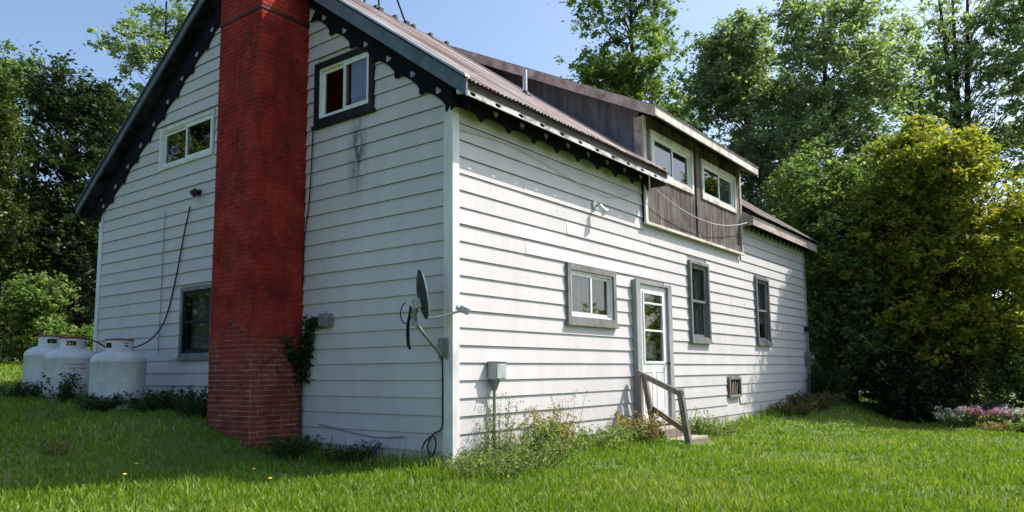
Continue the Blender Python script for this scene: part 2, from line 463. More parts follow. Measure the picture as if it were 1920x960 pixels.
def ground_mat():
    m, nt, b = new_mat("lawn_soil")
    a = noise(nt, 0.6, 6, 0.65); c = ramp(nt, a, [(0.3, (0.07,0.115,0.012)), (0.55, (0.105,0.165,0.018)), (0.75, (0.15,0.19,0.036))])
    c = mix(nt, ramp(nt, noise(nt, 14, 5, 0.7), [(0.45, (0,0,0)), (0.7, (0.7,0.7,0.7))]), c, (0.045,0.050,0.015))
    nt.links.new(c, b.inputs["Base Color"]); b.inputs["Roughness"].default_value = 0.95
    bump(nt, b, noise(nt, 30, 5, 0.7), 0.6, 0.03)
    return m
MAT["ground"] = ground_mat()

# ------------------------------------------------------------------ terrain
def g_np(x, y):
    x = np.asarray(x, float); y = np.asarray(y, float)
    gw = np.interp(x, [-12,0,3,6,8,10.5,14.2,20,60], [0.0,0.0,0.06,-0.08,-0.06,0.08,0.26,0.1,0.0])
    gf = np.interp(x, [-12,0,5,10,15,25,60], [0.0,0.0,-0.15,-0.22,-0.32,-0.45,-0.6])
    t = np.clip(-y/2.6, 0, 1); t = t*t*(3-2*t)
    base = gw*(1-t) + gf*t
    u = np.clip((y-1.9)/2.4, 0, 1); u = u*u*(3-2*u)
    rise = 0.44*u*np.clip((x+8)/4.5, 0.35, 1) + 0.065*np.maximum(y-4, 0)
    rise = 2.4*np.tanh(rise/2.4)
    bumps = 0.018*np.sin(1.7*x+0.6*y) + 0.014*np.sin(2.9*y-1.1*x+1.0) + 0.01*np.sin(5.1*x+4.3*y)
    return base + rise*np.clip(1.1-0.02*np.maximum(x,0), 0.35, 1.1) + bumps
def gz(x, y): return float(g_np(x, y))

def axis(lo, hi, a, b, step):
    near = np.arange(a, b+1e-6, step)
    left = a - np.geomspace(step, a-lo, 26)[::-1]; right = b + np.geomspace(step, hi-b, 26)
    return np.concatenate([left, near, right])
gx = axis(-600, 900, -12, 34, 0.3); gy = axis(-600, 900, -12, 32, 0.3)
XX, YY = np.meshgrid(gx, gy, indexing='ij')
ZZ = g_np(XX, YY)
nx, ny = XX.shape
idx = np.arange(nx*ny).reshape(nx, ny)
gq = np.stack([idx[:-1,:-1], idx[1:,:-1], idx[1:,1:], idx[:-1,1:]], -1).reshape(-1, 4)
me = mesh_np("ground", np.stack([XX, YY, ZZ], -1).reshape(-1, 3), gq)
me.polygons.foreach_set("use_smooth", [True]*len(me.polygons))
tag(link_mesh("ground", me, MAT["ground"]), "rough green lawn rising behind the house to the left", kind="structure")

# ------------------------------------------------------------------ the house
L, W = 14.12, 8.93          # length along x, width along y
RY, RZ = 4.3, 7.83          # ridge
zr = lambda y: 4.475 + 0.7293*(y+0.3)
zl = lambda y: 4.34 + 0.691*(9.35-y)
SIDE = lambda a, d, z: (a, -d, z)      # wall facing the sun; d points outwards
GAB = lambda a, d, z: (-d, a, z)       # gable wall in shade

house = thing("house", "old white clapboard house with red brick chimney and rusty metal roof", "house", (0,0,0))

# openings: (a0, a1, z0, z1)
O_side = dict(slider=(2.46,3.68,1.86,2.53), door=(4.50,5.50,0.25,2.50), tall=(6.62,7.40,1.68,3.08), far=(10.20,10.95,1.72,3.11))
O_gab = dict(upper_right=(1.42,2.46,4.60,5.33), upper_left=(5.16,6.76,4.66,5.30), lower=(5.00,5.84,1.42,2.43))
rect = lambda o: [(o[0],o[2]),(o[1],o[2]),(o[1],o[3]),(o[0],o[3])]

sw = fill_plate([(0,-0.35),(L,-0.35),(L,4.55),(9.42,4.55),(9.42,3.70),(4.78,3.70),(4.78,4.55),(0,4.55)], [rect(o) for o in O_side.values()], 0.07,
                lambda a, b, d: (a, d, b)).build("side_wall", MAT["siding"], house)
gw_ = fill_plate([(0.072,-0.35),(W,-0.35),(W,zl(W)-0.12),(RY,RZ-0.12),(0.072,zr(0.072)-0.12)], [rect(o) for o in O_gab.values()], 0.07,
                lambda a, b, d: (d, a, b)).build("gable_wall", MAT["siding"], house)
Geo().prism([(L-0.07,0.072,-0.35),(L-0.07,W,-0.35),(L-0.07,W,zl(W)-0.12),(L-0.07,RY,RZ-0.12),(L-0.07,0.072,zr(0)-0.12)],
            [(L-0.003,0.072,-0.35),(L-0.003,W,-0.35),(L-0.003,W,zl(W)-0.12),(L-0.003,RY,RZ-0.12),(L-0.003,0.072,zr(0)-0.12)]).build("rear_gable_wall", MAT["siding"], house)
Geo().box((0.072,W-0.07,-0.35),(L-0.072,W-0.003,zl(W)-0.13)).build("back_wall", MAT["siding"], house)
Geo().box((0.08,0.08,0.12),(L-0.08,W-0.08,0.2)).build("floor", MAT["dark_room"], house)
Geo().box((0.08,1.9,0.2),(L-0.08,1.96,4.2)).build("inner_wall", MAT["dark_room"], house)
Geo().box((0.08,0.08,3.36),(L-0.08,W-0.08,3.45)).build("inner_ceiling", MAT["dark_room"], house)

def board(parent, fn, a0, a1, z0, z1, rng):
    """one lap board, thick at its lower edge"""
    j = rng.uniform(-0.0015, 0.0015); lap = 0.021 + rng.uniform(-0.003, 0.004)
    prof = [(lap+0.012, z0+j), (0.013, z0+j), (0.001, z1+0.012), (0.012, z1+0.012)]
    A = [fn(a0+0.0012, d, z) for d, z in prof]; B = [fn(a1-0.0012, d, z) for d, z in prof]
    o = Geo().prism(A, B).build("board", MAT["siding"], parent)
    o.data.materials.append(MAT["lap_shade"]); o.data.polygons[2].material_index = 1   # underside coloured dark to paint in the shade below the lap
    return o

def intervals(a0, a1, cuts):
    segs = [(a0, a1)]
    for c0, c1 in cuts:
        out = []
        for s0, s1 in segs:
            if c1 <= s0 or c0 >= s1: out.append((s0, s1)); continue
            if c0 > s0+0.02: out.append((s0, c0))
            if c1 < s1-0.02: out.append((c1, s1))
        segs = out
    return segs

CO = 0.205
rng = random.Random(5)
joints_fixed = (5.06, 9.48)
for k in range(-5, 17):
    z0 = 3.45 - CO*k; z1 = z0 + CO
    if z1 > 4.5: continue
    cuts = [(o[0]-0.06, o[1]+0.06) for o in O_side.values() if z1 > o[2]-0.02 and z0 < o[3]+0.02]
    if z1 > 3.60: cuts.append((4.80, 9.40))
    if z0 < 0.95 and z1 > 0.50: cuts.append((8.30, 9.00))
    for s0, s1 in intervals(0.075, L-0.09, cuts):
        pts = [s0] + [j for j in joints_fixed if s0+0.15 < j < s1-0.15]
        if s1-s0 > 4.2 and rng.random() < 0.75: pts.append(s0 + rng.uniform(0.9, 3.4))
        pts = sorted(pts) + [s1]
        for p0, p1 in zip(pts[:-1], pts[1:]):
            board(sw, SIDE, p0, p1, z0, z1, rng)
Geo().box((0.0,-0.020,-0.35),(L-0.02,-0.001,0.168)).build("skirt_board", MAT["foundation"], sw)
# gable boards: the courses right and left of the chimney do not line up
for side in (0, 1):
    zb = 3.4577 if side == 0 else 3.7755
    for j in range(-24, 20):
        z0 = zb - CO*j; z1 = z0 + CO
        if z1 < 0.1 or z1 > RZ-0.3: continue
        lo = max(0.10, (z1-4.475)/0.7293 - 0.3 + 0.16); hi = min(W-0.10, 9.35 - (z1-4.34)/0.691 - 0.16)
        a0, a1 = (lo, min(2.735, hi)) if side == 0 else (max(3.725, lo), hi)
        if a1-a0 < 0.1: continue
        cuts = [(o[0]-0.06, o[1]+0.06) for o in O_gab.values() if z1 > o[2]-0.02 and z0 < o[3]+0.02]
        for s0, s1 in intervals(a0, a1, cuts):
            pts = [s0]
            if s1-s0 > 2.4 and rng.random() < 0.5: pts.append(rng.uniform(s0+0.5, s1-0.5))
            pts += [s1]
            for p0, p1 in zip(pts[:-1], pts[1:]):
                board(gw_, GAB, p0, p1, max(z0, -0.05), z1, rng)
# corner boards
Geo().box((-0.046,-0.048,-0.2),(0.0725,-0.001,4.42)).box((-0.046,-0.0005,-0.2),(-0.001,0.098,4.44)).build("corner_board", MAT["white_trim"], house)
Geo().box((L-0.088,-0.045,-0.2),(L+0.02,-0.001,4.4)).build("corner_board", MAT["grey_trim"], house)
Geo().box((-0.045,W-0.098,0.2),(-0.001,W+0.03,zl(W)-0.2)).build("corner_board", MAT["white_trim"], house)

# ---- windows
def frame4(g, fn, o, w, d0, d1, wt=None, wb=None):
    a0, a1, z0, z1 = o; wt = wt or w; wb = wb or w
    g.box((a0,d0,z0),(a0+w,d1,z1), fn); g.box((a1-w,d0,z0),(a1,d1,z1), fn)
    g.box((a0+w,d0,z1-wt),(a1-w,d1,z1), fn); g.box((a0+w,d0,z0),(a1-w,d1,z0+wb), fn)
    return g

def window(o, fn, case_w, case_d, case_mat, sash_mat, slider=True, curtains=(), sill=None, muntins=0, name="window", sash_w=0.045):
    a0, a1, z0, z1 = o
    wnd = frame4(Geo(), fn, (a0-case_w, a1+case_w, z0-case_w, z1+case_w), case_w, 0.002, case_d).build(name, case_mat, house, bevel=0.004)
    frame4(Geo(), fn, (a0-0.002, a1+0.002, z0-0.002, z1+0.002), 0.03, -0.06, case_d*0.55).build("frame", sash_mat, wnd, bevel=0.003)
    b0, b1, y0, y1 = a0+0.028, a1-0.028, z0+0.028, z1-0.028
    cells = []
    if slider:
        mid = (b0+b1)/2
        cells = [(b0, mid+0.02, y0, y1, 0.012), (mid-0.02, b1, y0, y1, -0.022)]
    else:
        mid = (y0+y1)/2
        cells = [(b0, b1, mid-0.02, y1, 0.012), (b0, b1, y0, mid+0.02, -0.022)]
    for (c0, c1, e0, e1, dd) in cells:
        s = frame4(Geo(), fn, (c0, c1, e0, e1), sash_w, dd-0.014, dd+0.016).build("sash", sash_mat, wnd, bevel=0.002)
        Geo().box((c0+sash_w-0.004, dd-0.003, e0+sash_w-0.004),(c1-sash_w+0.004, dd+0.003, e1-sash_w+0.004), fn).build("pane", MAT["glass"], wnd)
        for q in range(muntins):
            zz = e0 + (e1-e0)*(q+1)/(muntins+1)
            Geo().box((c0+sash_w, dd+0.004, zz-0.008),(c1-sash_w, dd+0.012, zz+0.008), fn).build("muntin", sash_mat, wnd)
    for (c0, c1, e0, e1, depth) in curtains:
        n = 40; A = []; 
        for i in range(n+1):
            a = c0 + (c1-c0)*i/n; d = -depth + 0.018*math.sin(i*1.15) + 0.008*math.sin(i*2.9)
            A.append((a, d))
        vs = [fn(a, d, e1) for a, d in A] + [fn(a, d, e0) for a, d in A]
        Geo().add(vs, [(i, i+1, n+2+i, n+1+i) for i in range(n)]).build("curtain", MAT["curtain"], wnd, smooth=True, fix=False)
    if sill:
        Geo().box((a0-case_w-0.03, 0.002, z0-case_w-0.045),(a1+case_w+0.03, sill, z0-case_w-0.002), fn).build("sill", case_mat, wnd, bevel=0.004)
    return wnd

o = O_side["slider"]
window(o, SIDE, 0.085, 0.07, MAT["grey_dark_trim"], MAT["vinyl"], True, [(o[0],(o[0]+o[1])/2-0.02,o[2],o[3],0.055)], sill=0.09)
o = O_side["tall"]
window(o, SIDE, 0.06, 0.085, MAT["grey_dark_trim"], MAT["grey_frame"], False, [(o[0],o[1],o[2],o[3],0.055)], sill=0.10)
o = O_side["far"]
window(o, SIDE, 0.06, 0.085, MAT["grey_frame"], MAT["grey_frame"], False, [(o[0],o[1],(o[2]+o[3])/2-0.3,o[3],0.055)], sill=0.10)
o = O_gab["upper_right"]
window(o, GAB, 0.085, 0.06, MAT["dark_frame"], MAT["vinyl"], True, [(o[0],(o[0]+o[1])/2-0.04,o[2]+0.20,o[3],0.07)], sill=0.075)
o = O_gab["upper_left"]
window(o, GAB, 0.05, 0.05, MAT["white_trim"], MAT["vinyl"], True, [])
o = O_gab["lower"]
window(o, GAB, 0.07, 0.055, MAT["grey_frame"], MAT["dark_frame"], False, [(o[0],o[1],o[2],o[3],0.14)], sill=0.08)

# ---- side door with deep grey casing
a0, a1, z0, z1 = O_side["door"]
dr = frame4(Geo(), SIDE, (a0-0.17, a1+0.15, z0-0.16, z1+0.06), 0.145, 0.002, 0.115, wt=0.055, wb=0.15).build("door", MAT["grey_trim"], house, bevel=0.004)
leaf = Geo()
la0, la1, lz0, lz1 = a0-0.02, a1, z0, z1
gx0, gx1, gz0, gz1 = la0+0.17, la1-0.17, z0+0.98, z1-0.14
leaf.box((la0,0.03,lz0),(gx0,0.07,lz1),SIDE); leaf.box((gx1,0.03,lz0),(la1,0.07,lz1),SIDE)
leaf.box((gx0,0.03,gz1),(gx1,0.07,lz1),SIDE); leaf.box((gx0,0.03,lz0),(gx1,0.07,gz0),SIDE)
leaf.build("door_leaf", MAT["door_paint"], dr)
frame4(Geo(), SIDE, (gx0-0.035,gx1+0.035,gz0-0.035,gz1+0.035), 0.04, 0.071, 0.084).build("glazing_bead", MAT["vinyl"], dr, bevel=0.003)
for (e0, e1) in ((gz0, gz0+0.50), (gz0+0.53, gz1-0.17), (gz1-0.15, gz1)):
    Geo().box((gx0,0.045,e0),(gx1,0.05,e1),SIDE).build("pane", MAT["glass"], dr)
for zz in (gz0+0.515, gz1-0.16):
    Geo().box((gx0-0.002,0.042,zz-0.016),(gx1+0.002,0.082,zz+0.016),SIDE).build("muntin", MAT["vinyl"], dr, bevel=0.003)
Geo().box((gx0+0.02,-0.06,gz0+0.05),(gx1-0.02,-0.04,gz0+0.36),SIDE).build("curtain", MAT["curtain"], dr)
for (p0, p1) in ((la0+0.14, la0+0.43), (la0+0.57, la1-0.14)):
    frame4(Geo(), SIDE, (p0,p1,lz0+0.16,gz0-0.16), 0.022, 0.0695, 0.077).build("panel_moulding", MAT["door_paint"], dr, bevel=0.004)
kn = Geo().lathe([(0.012,0.0),(0.012,0.035),(0.028,0.05),(0.032,0.065),(0.02,0.08)], (la1-0.07,-0.07,z0+0.95), 14, Matrix.Rotation(rad(90),4,'X'))
kn.build("door_knob", MAT["black_metal"], dr, smooth=True)
Geo().box((a0-0.05,0.03,z0-0.05),(a1+0.05,0.20,z0-0.004),SIDE).build("threshold", MAT["tread_wood"], dr, bevel=0.006)

# ---- crawl-space vent with a broken slatted screen
vt = frame4(Geo(), SIDE, (8.32,8.98,0.52,0.93), 0.05, 0.002, 0.075).build("crawlspace_vent", MAT["grey_wood"], house, bevel=0.004)
Geo().box((8.37,0.004,0.57),(8.93,0.010,0.88),SIDE).build("backing", MAT["dark_frame"], vt)
for q in range(5):
    aa = 8.44 + 0.085*q
    Geo().beam(SIDE(aa,0.03,0.575+0.02*(q%2)), SIDE(aa+0.03*math.sin(q*2.1),0.045,0.86-0.05*(q%3==1)), 0.045, 0.012, (0,1,0)).build("slat", MAT["old_wood"], vt)

# ---- chimney: mortar core with real bricks on the two faces one can see
CX, CY0, CY1, CTOP = -0.80, 2.74, 3.72, 9.3
ch = Geo().box((CX-0.003,CY0-0.003,-0.3),(-0.001,CY1-0.006,CTOP)).build("chimney", MAT["mortar"], house)
PITCH_Z, BW, JT = 0.066, 0.235, 0.010
brick_cache = {}
def brick_mesh(ln, var):
    key = (round(ln, 3), var)
    if key not in brick_cache:
        r2 = random.Random(hash(key) & 0xffff)
        h = PITCH_Z - JT; d = 0.016
        bm = bmesh.new(); bmesh.ops.create_cube(bm, size=1.0)
        for v in bm.verts:
            v.co = Vector((v.co.x*ln, v.co.y*d, v.co.z*h))
            if v.co.y < 0: v.co += Vector((r2.uniform(-.003,.003), r2.uniform(-.0035,.002), r2.uniform(-.003,.003)))
        me = bpy.data.meshes.new("brick"); bm.to_mesh(me); bm.free()
        me.materials.append(MAT["brick"]); brick_cache[key] = me
    return brick_cache[key]
rng = random.Random(11)
rows = int((CTOP+0.25)/PITCH_Z)
bricks = []
for r in range(rows):
    z = -0.25 + (r+0.5)*PITCH_Z
    for face in (0, 1):
        a_lo, a_hi = (CY0, CY1) if face == 0 else (CX, 0.0)
        off = (0.0 if (r+face) % 2 == 0 else BW/2)
        a = a_lo - off
        while a < a_hi - 0.02:
            s0, s1 = max(a, a_lo), min(a+BW, a_hi)
            if s1-s0 > 0.04:
                ln = s1-s0-(JT if s1 < a_hi-1e-6 else 0.0)
                bricks.append((z, face, (s0+s0+ln)/2, ln))
            a += BW
bricks.sort(key=lambda t: t[0])
n_single = 0; gb = Geo()
for (z, face, ac, ln) in bricks:
    pr = rng.uniform(-0.001, 0.003)
    if z > -0.05 and n_single < 296:
        me = brick_mesh(ln, rng.randrange(4))
        if face == 0: loc, rz = (CX-pr, ac, z), rad(-90)
        else: loc, rz = (ac, CY0-pr, z), 0.0
        b = link_mesh("brick", me, None, ch, loc); b.rotation_euler = (0, 0, rz)
        n_single += 1
    elif z > 0:
        h = (PITCH_Z-JT)/2; j = [rng.uniform(-.002,.002) for _ in range(3)]
        if face == 0: gb.box((CX-0.008-pr, ac-ln/2+j[0], z-h+j[1]),(CX+0.008, ac+ln/2, z+h+j[2]))
        else: gb.box((ac-ln/2+j[0], CY0-0.008-pr, z-h+j[1]),(ac+ln/2, CY0+0.008, z+h+j[2]))
tag(gb.build("upper_bricks", MAT["brick"], ch, fix=False), kind="stuff")
st = Geo()
st.box((CX-0.022,CY0-0.020,6.03),(CX-0.012,CY1+0.02,6.065)).box((CX-0.010,CY0-0.022,6.03),(0.0,CY0-0.012,6.065))
st.build("steel_strap", MAT["black_metal"], ch)

# ---- main roof
slope_r = math.atan(0.7293); slope_l = math.atan(0.691)
def roof_panel(x0, x1, y0, y1, zf, name, parent, lift=0.0, mat="roof_metal"):
    ang = math.atan2(zf(y1)-zf(y0), y1-y0); nvec = Vector((0, -math.sin(ang), math.cos(ang)))
    if nvec.z < 0: nvec = -nvec
    n = max(6, int((x1-x0)/0.0762*6)); vs = []
    for (y) in (y0, y1):
        for i in range(n+1):
            x = x0 + (x1-x0)*i/n
            d = 0.030 + lift + 0.011*math.cos(2*math.pi*x/0.0762)
            p = Vector((x, y, zf(y))) + nvec*d
            vs.append(p)
    fs = [(i, i+1, n+2+i, n+1+i) for i in range(n)]
    return Geo().add(vs, fs).build(name, MAT[mat], parent, smooth=False, fix=False)
def slab(x0, x1, y0, y1, zf, t):
    g = Geo()
    A = [(x0,y0,zf(y0)),(x0,y1,zf(y1)),(x0,y1,zf(y1)-t),(x0,y0,zf(y0)-t)]
    return g.prism(A, [(x1,p[1],p[2]) for p in A])
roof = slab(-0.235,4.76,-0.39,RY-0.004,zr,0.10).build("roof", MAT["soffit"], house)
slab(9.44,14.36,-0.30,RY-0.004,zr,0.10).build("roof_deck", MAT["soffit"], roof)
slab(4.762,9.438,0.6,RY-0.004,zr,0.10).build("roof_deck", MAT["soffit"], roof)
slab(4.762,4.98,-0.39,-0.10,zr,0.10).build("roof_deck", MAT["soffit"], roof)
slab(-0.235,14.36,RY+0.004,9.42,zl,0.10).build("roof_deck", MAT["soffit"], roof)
n = 6; w_ = (4.80+0.275)/n
for i in range(n):
    roof_panel(-0.275+i*w_, -0.275+(i+1)*w_+0.03, -0.45+0.006*(i%2), RY, zr, "roof_panel", roof, 0.004*(i%2))
roof_panel(4.80, 5.02, -0.45, -0.10, zr, "roof_panel", roof)
n = 6; w_ = (14.42-9.44)/n
for i in range(n):
    roof_panel(9.44+i*w_, 9.44+(i+1)*w_+0.03, -0.37, RY, zr, "roof_panel", roof, 0.004*(i%2), "brown_roof")
n = 17; w_ = (14.42+0.275)/n
for i in range(n):
    roof_panel(-0.275+i*w_, -0.275+(i+1)*w_+0.03, RY, 9.47, zl, "roof_panel", roof, 0.004*(i%2))
rc = Geo(); 
for i in range(30):
    x0 = -0.28 + i*0.49; jz = 0.012*math.sin(i*2.3)
    rc.prism([(x0,RY-0.16,zr(RY-0.16)+0.05+jz),(x0,RY,RZ+0.075+jz),(x0,RY+0.16,zl(RY+0.16)+0.05+jz),(x0,RY,RZ+0.035)],
             [(x0+0.47,RY-0.16,zr(RY-0.16)+0.05+jz),(x0+0.47,RY,RZ+0.07),(x0+0.47,RY+0.16,zl(RY+0.16)+0.05+jz),(x0+0.47,RY,RZ+0.035)])
    rc.box((x0-0.03,RY-0.05,RZ+0.05),(x0+0.04,RY+0.05,RZ+0.11))
rc.build("ridge_cap", MAT["brown_fascia"], roof)
# rake boards and white edge strips on the gable
def rake(zf, y0, y1, d0, d1, x0, x1, name, mat, bevel=0.0):
    A = [(x0,y0,zf(y0)+d1),(x0,y1,zf(y1)+d1),(x0,y1,zf(y1)+d0),(x0,y0,zf(y0)+d0)]
    return Geo().prism(A, [(x1,p[1],p[2]) for p in A]).build(name, mat, roof, bevel=bevel)
rake(zr, -0.45, 2.72, -0.17, 0.02, -0.272, -0.240, "rake_board", MAT["rake_blue"])
rake(zr, 3.74, RY, -0.17, 0.02, -0.272, -0.240, "rake_board", MAT["rake_blue"])
rake(zl, RY, 9.46, -0.10, 0.02, -0.272, -0.240, "rake_board", MAT["rake_blue"])
rake(zr, -0.46, RY, 0.055, 0.085, -0.300, -0.215, "edge_strip", MAT["flashing"])
rake(zl, RY, 9.48, 0.055, 0.075, -0.300, -0.215, "edge_strip", MAT["rake_blue"])
rake(zr, -0.30, RY, -0.34, -0.102, -0.044, -0.030, "frieze_board", MAT["black_trim"])
rake(zl, RY, 9.30, -0.34, -0.102, -0.044, -0.030, "frieze_board", MAT["black_trim"])

# scalloped trim with heart cut-outs: each scallop is one piece
def heart(cx, cy, s):
    pts = []
    for i in range(14):
        t = 2*math.pi*i/14
        pts.append((cx + s*0.62*math.sin(t)**3*1.05, cy + s*0.06*(13*math.cos(t)-5*math.cos(2*t)-2*math.cos(3*t)-math.cos(4*t))*0.62))
    return pts
def scallop(w, top, arch, tip, hz, hs):
    out = [(0, top), (0, tip)]
    n = 12
    for i in range(n+1):
        t = i/n; a = math.pi*t
        x = 0.035 + (w-0.07)*(0.5-0.5*math.cos(a)); z = tip + 0.02 + (arch-tip-0.02)*math.sin(a)**0.8
        out.append((x, z))
    out += [(w, tip), (w, top)]
    return out, [heart(w/2, hz, hs)]
wS = 0.552
for i in range(9):
    x0 = -0.20 + i*wS
    ol, hl = scallop(wS-0.002, 0.30, 0.085, 0.0, 0.175, 0.075)
    fill_plate(ol, [], 0.02, lambda a, b, d, x0=x0: (x0+a, -0.165+d, 4.105+b)).build("scallop", MAT["black_trim"], roof)
    fill_plate(hl[0], [], 0.006, lambda a, b, d, x0=x0: (x0+a, -0.172+d, 4.105+b)).build("heart_ornament", MAT["heart_paint"], roof)
ol, hl = scallop(0.30, 0.24, 0.10, 0.0, 0.17, 0.02)
for i in range(15):
    x0 = 9.46 + i*0.312
    fill_plate(ol, [], 0.02, lambda a, b, d, x0=x0: (x0+a, -0.165+d, 4.12+b)).build("scallop", MAT["black_trim"], roof)
def rake_scallops(zf, ysign, ystart, ang, count, skip, drop):
    # local axes: s runs up the slope, t perpendicular to it
    S = Vector((0, ysign*math.cos(ang), math.sin(ang))); T = Vector((0, -ysign*math.sin(ang), math.cos(ang)))
    P0 = Vector((0, ystart, zf(ystart)))
    w = 0.54
    for i in range(count):
        c = P0 + S*(i+0.5)*w
        if skip(c.y): continue
        ol, hl = scallop(w-0.002, 0.30, 0.06, -0.03, 0.13, 0.075)
        base = P0 + S*(i*w) - T*drop
        def fn(a, b, d, base=base):
            p = base + S*a + T*b
            return (-0.062+d, p.y, p.z)
        fill_plate(ol, [], 0.018, fn).build("scallop", MAT["black_trim"], roof)
        fill_plate(hl[0], [], 0.006, lambda a, b, d: (fn(a, b, d)[0]-0.007,)+fn(a, b, d)[1:]).build("heart_ornament", MAT["heart_paint"], roof)
rake_scallops(zr, 1, -0.22, slope_r, 11, lambda y: 2.55 < y < 3.9, 0.42)
rake_scallops(zl, -1, 9.22, slope_l, 11, lambda y: y < 3.9, 0.51)

# eave on the sunny side: brown fascia, worn white strip with oval holes (the sun shines through them)
Geo().box((-0.235,-0.412,4.302),(5.0,-0.392,4.425)).build("fascia", MAT["brown_fascia"], roof)
hp = 0.465
band_outer = [(-0.24,4.230),(5.0,4.230),(5.0,4.300),(-0.24,4.300)]
holes = []
for i in range(11):
    cx = -0.10 + i*hp
    if cx < 4.9: holes.append([(cx+0.055*math.cos(2*math.pi*q/14), 4.266+0.024*math.sin(2*math.pi*q/14)) for q in range(14)])
fill_plate(band_outer, holes, 0.014, lambda a, b, d: (a, -0.410+d, b)).build("perforated_strip", MAT["worn_white"], roof)
Geo().box((4.975,-0.39,4.19),(5.0,-0.10,4.50)).build("eave_end", MAT["brown_fascia"], roof)
Geo().box((9.40,-0.325,4.20),(14.36,-0.302,4.40)).build("fascia", MAT["weathered_fascia"], roof)
Geo().prism([(9.40,-0.30,4.20),(9.40,0.10,4.20),(9.40,0.10,4.66),(9.40,-0.30,4.40)],[(9.43,-0.30,4.20),(9.43,0.10,4.20),(9.43,0.10,4.66),(9.43,-0.30,4.40)]).build("eave_end", MAT["weathered_fascia"], roof)
# white rafter-tail bracket at the corner, vent pipe
Geo().box((-0.268,-0.418,4.25),(-0.215,-0.30,4.35)).build("corner_bracket", MAT["galvanised"], roof, bevel=0.004)
vp = Vector((3.36,1.36,zr(1.36)))
Geo().tube([vp, vp+Vector((0,0,0.46))], 0.04, 14).build("vent_pipe", MAT["galvanised"], roof, smooth=True)
Geo().lathe([(0.10,-0.02),(0.08,0.03),(0.05,0.07)], vp+Vector((0,0,0.02)), 14).build("pipe_boot", MAT["black_metal"], roof, smooth=True)

# ---- dormer
DX0, DX1, DY = 4.80, 9.38, -0.08
dz = lambda y: 5.42 + 0.507*(y+0.45)
O_d1 = (5.13,6.72,4.50,5.17); O_d2 = (7.30,8.96,4.50,5.14)
dm = fill_plate([(DX0,3.58),(DX1,3.58),(DX1,5.50),(DX0,5.50)], [rect(O_d1), rect(O_d2)], 0.06, lambda a, b, d: (a, DY+0.02+d, b)).build("dormer", MAT["dormer_wood"], house)
DF = lambda a, d, z: (a, DY+0.018-d, z)
rng = random.Random(3)
a = DX0+0.085
while a < DX1-0.09:
    bw = rng.choice((0.135,0.145,0.15,0.16)); e = min(a+bw, DX1-0.085)
    spans = [(3.60,5.48)]
    for o in (O_d1, O_d2):
        if e > o[0]-0.09 and a < o[1]+0.09: spans = [(3.60, o[2]-0.085), (o[3]+0.085, 5.48)]
    for (s0, s1) in spans:
        Geo().box((a+0.002,0.0,s0),(e-0.004,0.016+rng.uniform(-0.003,0.004),s1), DF).build("board", MAT["dormer_wood"], dm)
    a = e
for o, cur in ((O_d1, [(O_d1[0], O_d1[1]-0.9, O_d1[2], O_d1[3], 0.055)]), (O_d2, [(O_d2[0]+0.85, O_d2[1], O_d2[2], O_d2[3], 0.055)])):
    window(o, DF, 0.085, 0.050, MAT["cream"], MAT["vinyl"], True, cur)
Geo().box((DX0-0.01,0.0,3.59),(DX0+0.082,0.034,5.44),DF).build("corner_board", MAT["cream"], dm)
Geo().box((DX1-0.082,0.0,3.59),(DX1+0.01,0.034,5.44),DF).build("corner_board", MAT["weathered_fascia"], dm)
Geo().box((6.93,0.017,3.60),(7.10,0.045,5.40),DF).build("post", MAT["dormer_wood"], dm)
Geo().box((DX0-0.03,0.0,3.545),(DX1+0.03,0.055,3.588),DF).build("ledge", MAT["cream"], dm)
# cheeks
def cheek_poly(x): return [(x,DY+0.02,3.6),(x,DY+0.02,dz(DY)-0.10),(x,4.2,dz(4.2)-0.10),(x,4.2,zr(4.2)-0.2),(x,0.3,zr(0.3)-0.3),(x,0.3,3.6)]
Geo().prism(cheek_poly(DX0), cheek_poly(DX0+0.05)).build("cheek_wall", MAT["cheek"], dm)
Geo().prism(cheek_poly(DX1-0.05), cheek_poly(DX1)).build("cheek_wall", MAT["cheek"], dm)
Geo().box((DX0-0.022,DY+0.012,4.50),(DX0-0.001,DY+0.16,5.42)).build("cheek_corner_board", MAT["weathered_fascia"], dm)
slab(DX0-0.27,DX1+0.03,-0.44,RY+0.1,dz,0.09).build("dormer_roof", MAT["brown_fascia"], dm)
def drake(x0, x1, d0, d1, mat, name, y0=-0.45, y1=RY+0.1):
    A = [(x0,y0,dz(y0)+d1),(x0,y1,dz(y1)+d1),(x0,y1,dz(y1)+d0),(x0,y0,dz(y0)+d0)]
    Geo().prism(A, [(x1,p[1],p[2]) for p in A]).build(name, mat, dm)
drake(DX0-0.30, DX0-0.272, -0.155, 0.03, MAT["weathered_fascia"], "rake_board")
drake(DX1+0.032, DX1+0.06, -0.155, 0.03, MAT["weathered_fascia"], "rake_board")
Geo().box((DX0-0.31,-0.472,5.28),(DX1+0.06,-0.445,5.44)).build("fascia", MAT["cream"], dm)
n = 6; w_ = (DX1-DX0+0.35)/n
for i in range(n):
    roof_panel(DX0-0.29+i*w_, DX0-0.29+(i+1)*w_+0.02, -0.48, RY+0.1, dz, "roof_panel", dm, 0.004*(i%2))

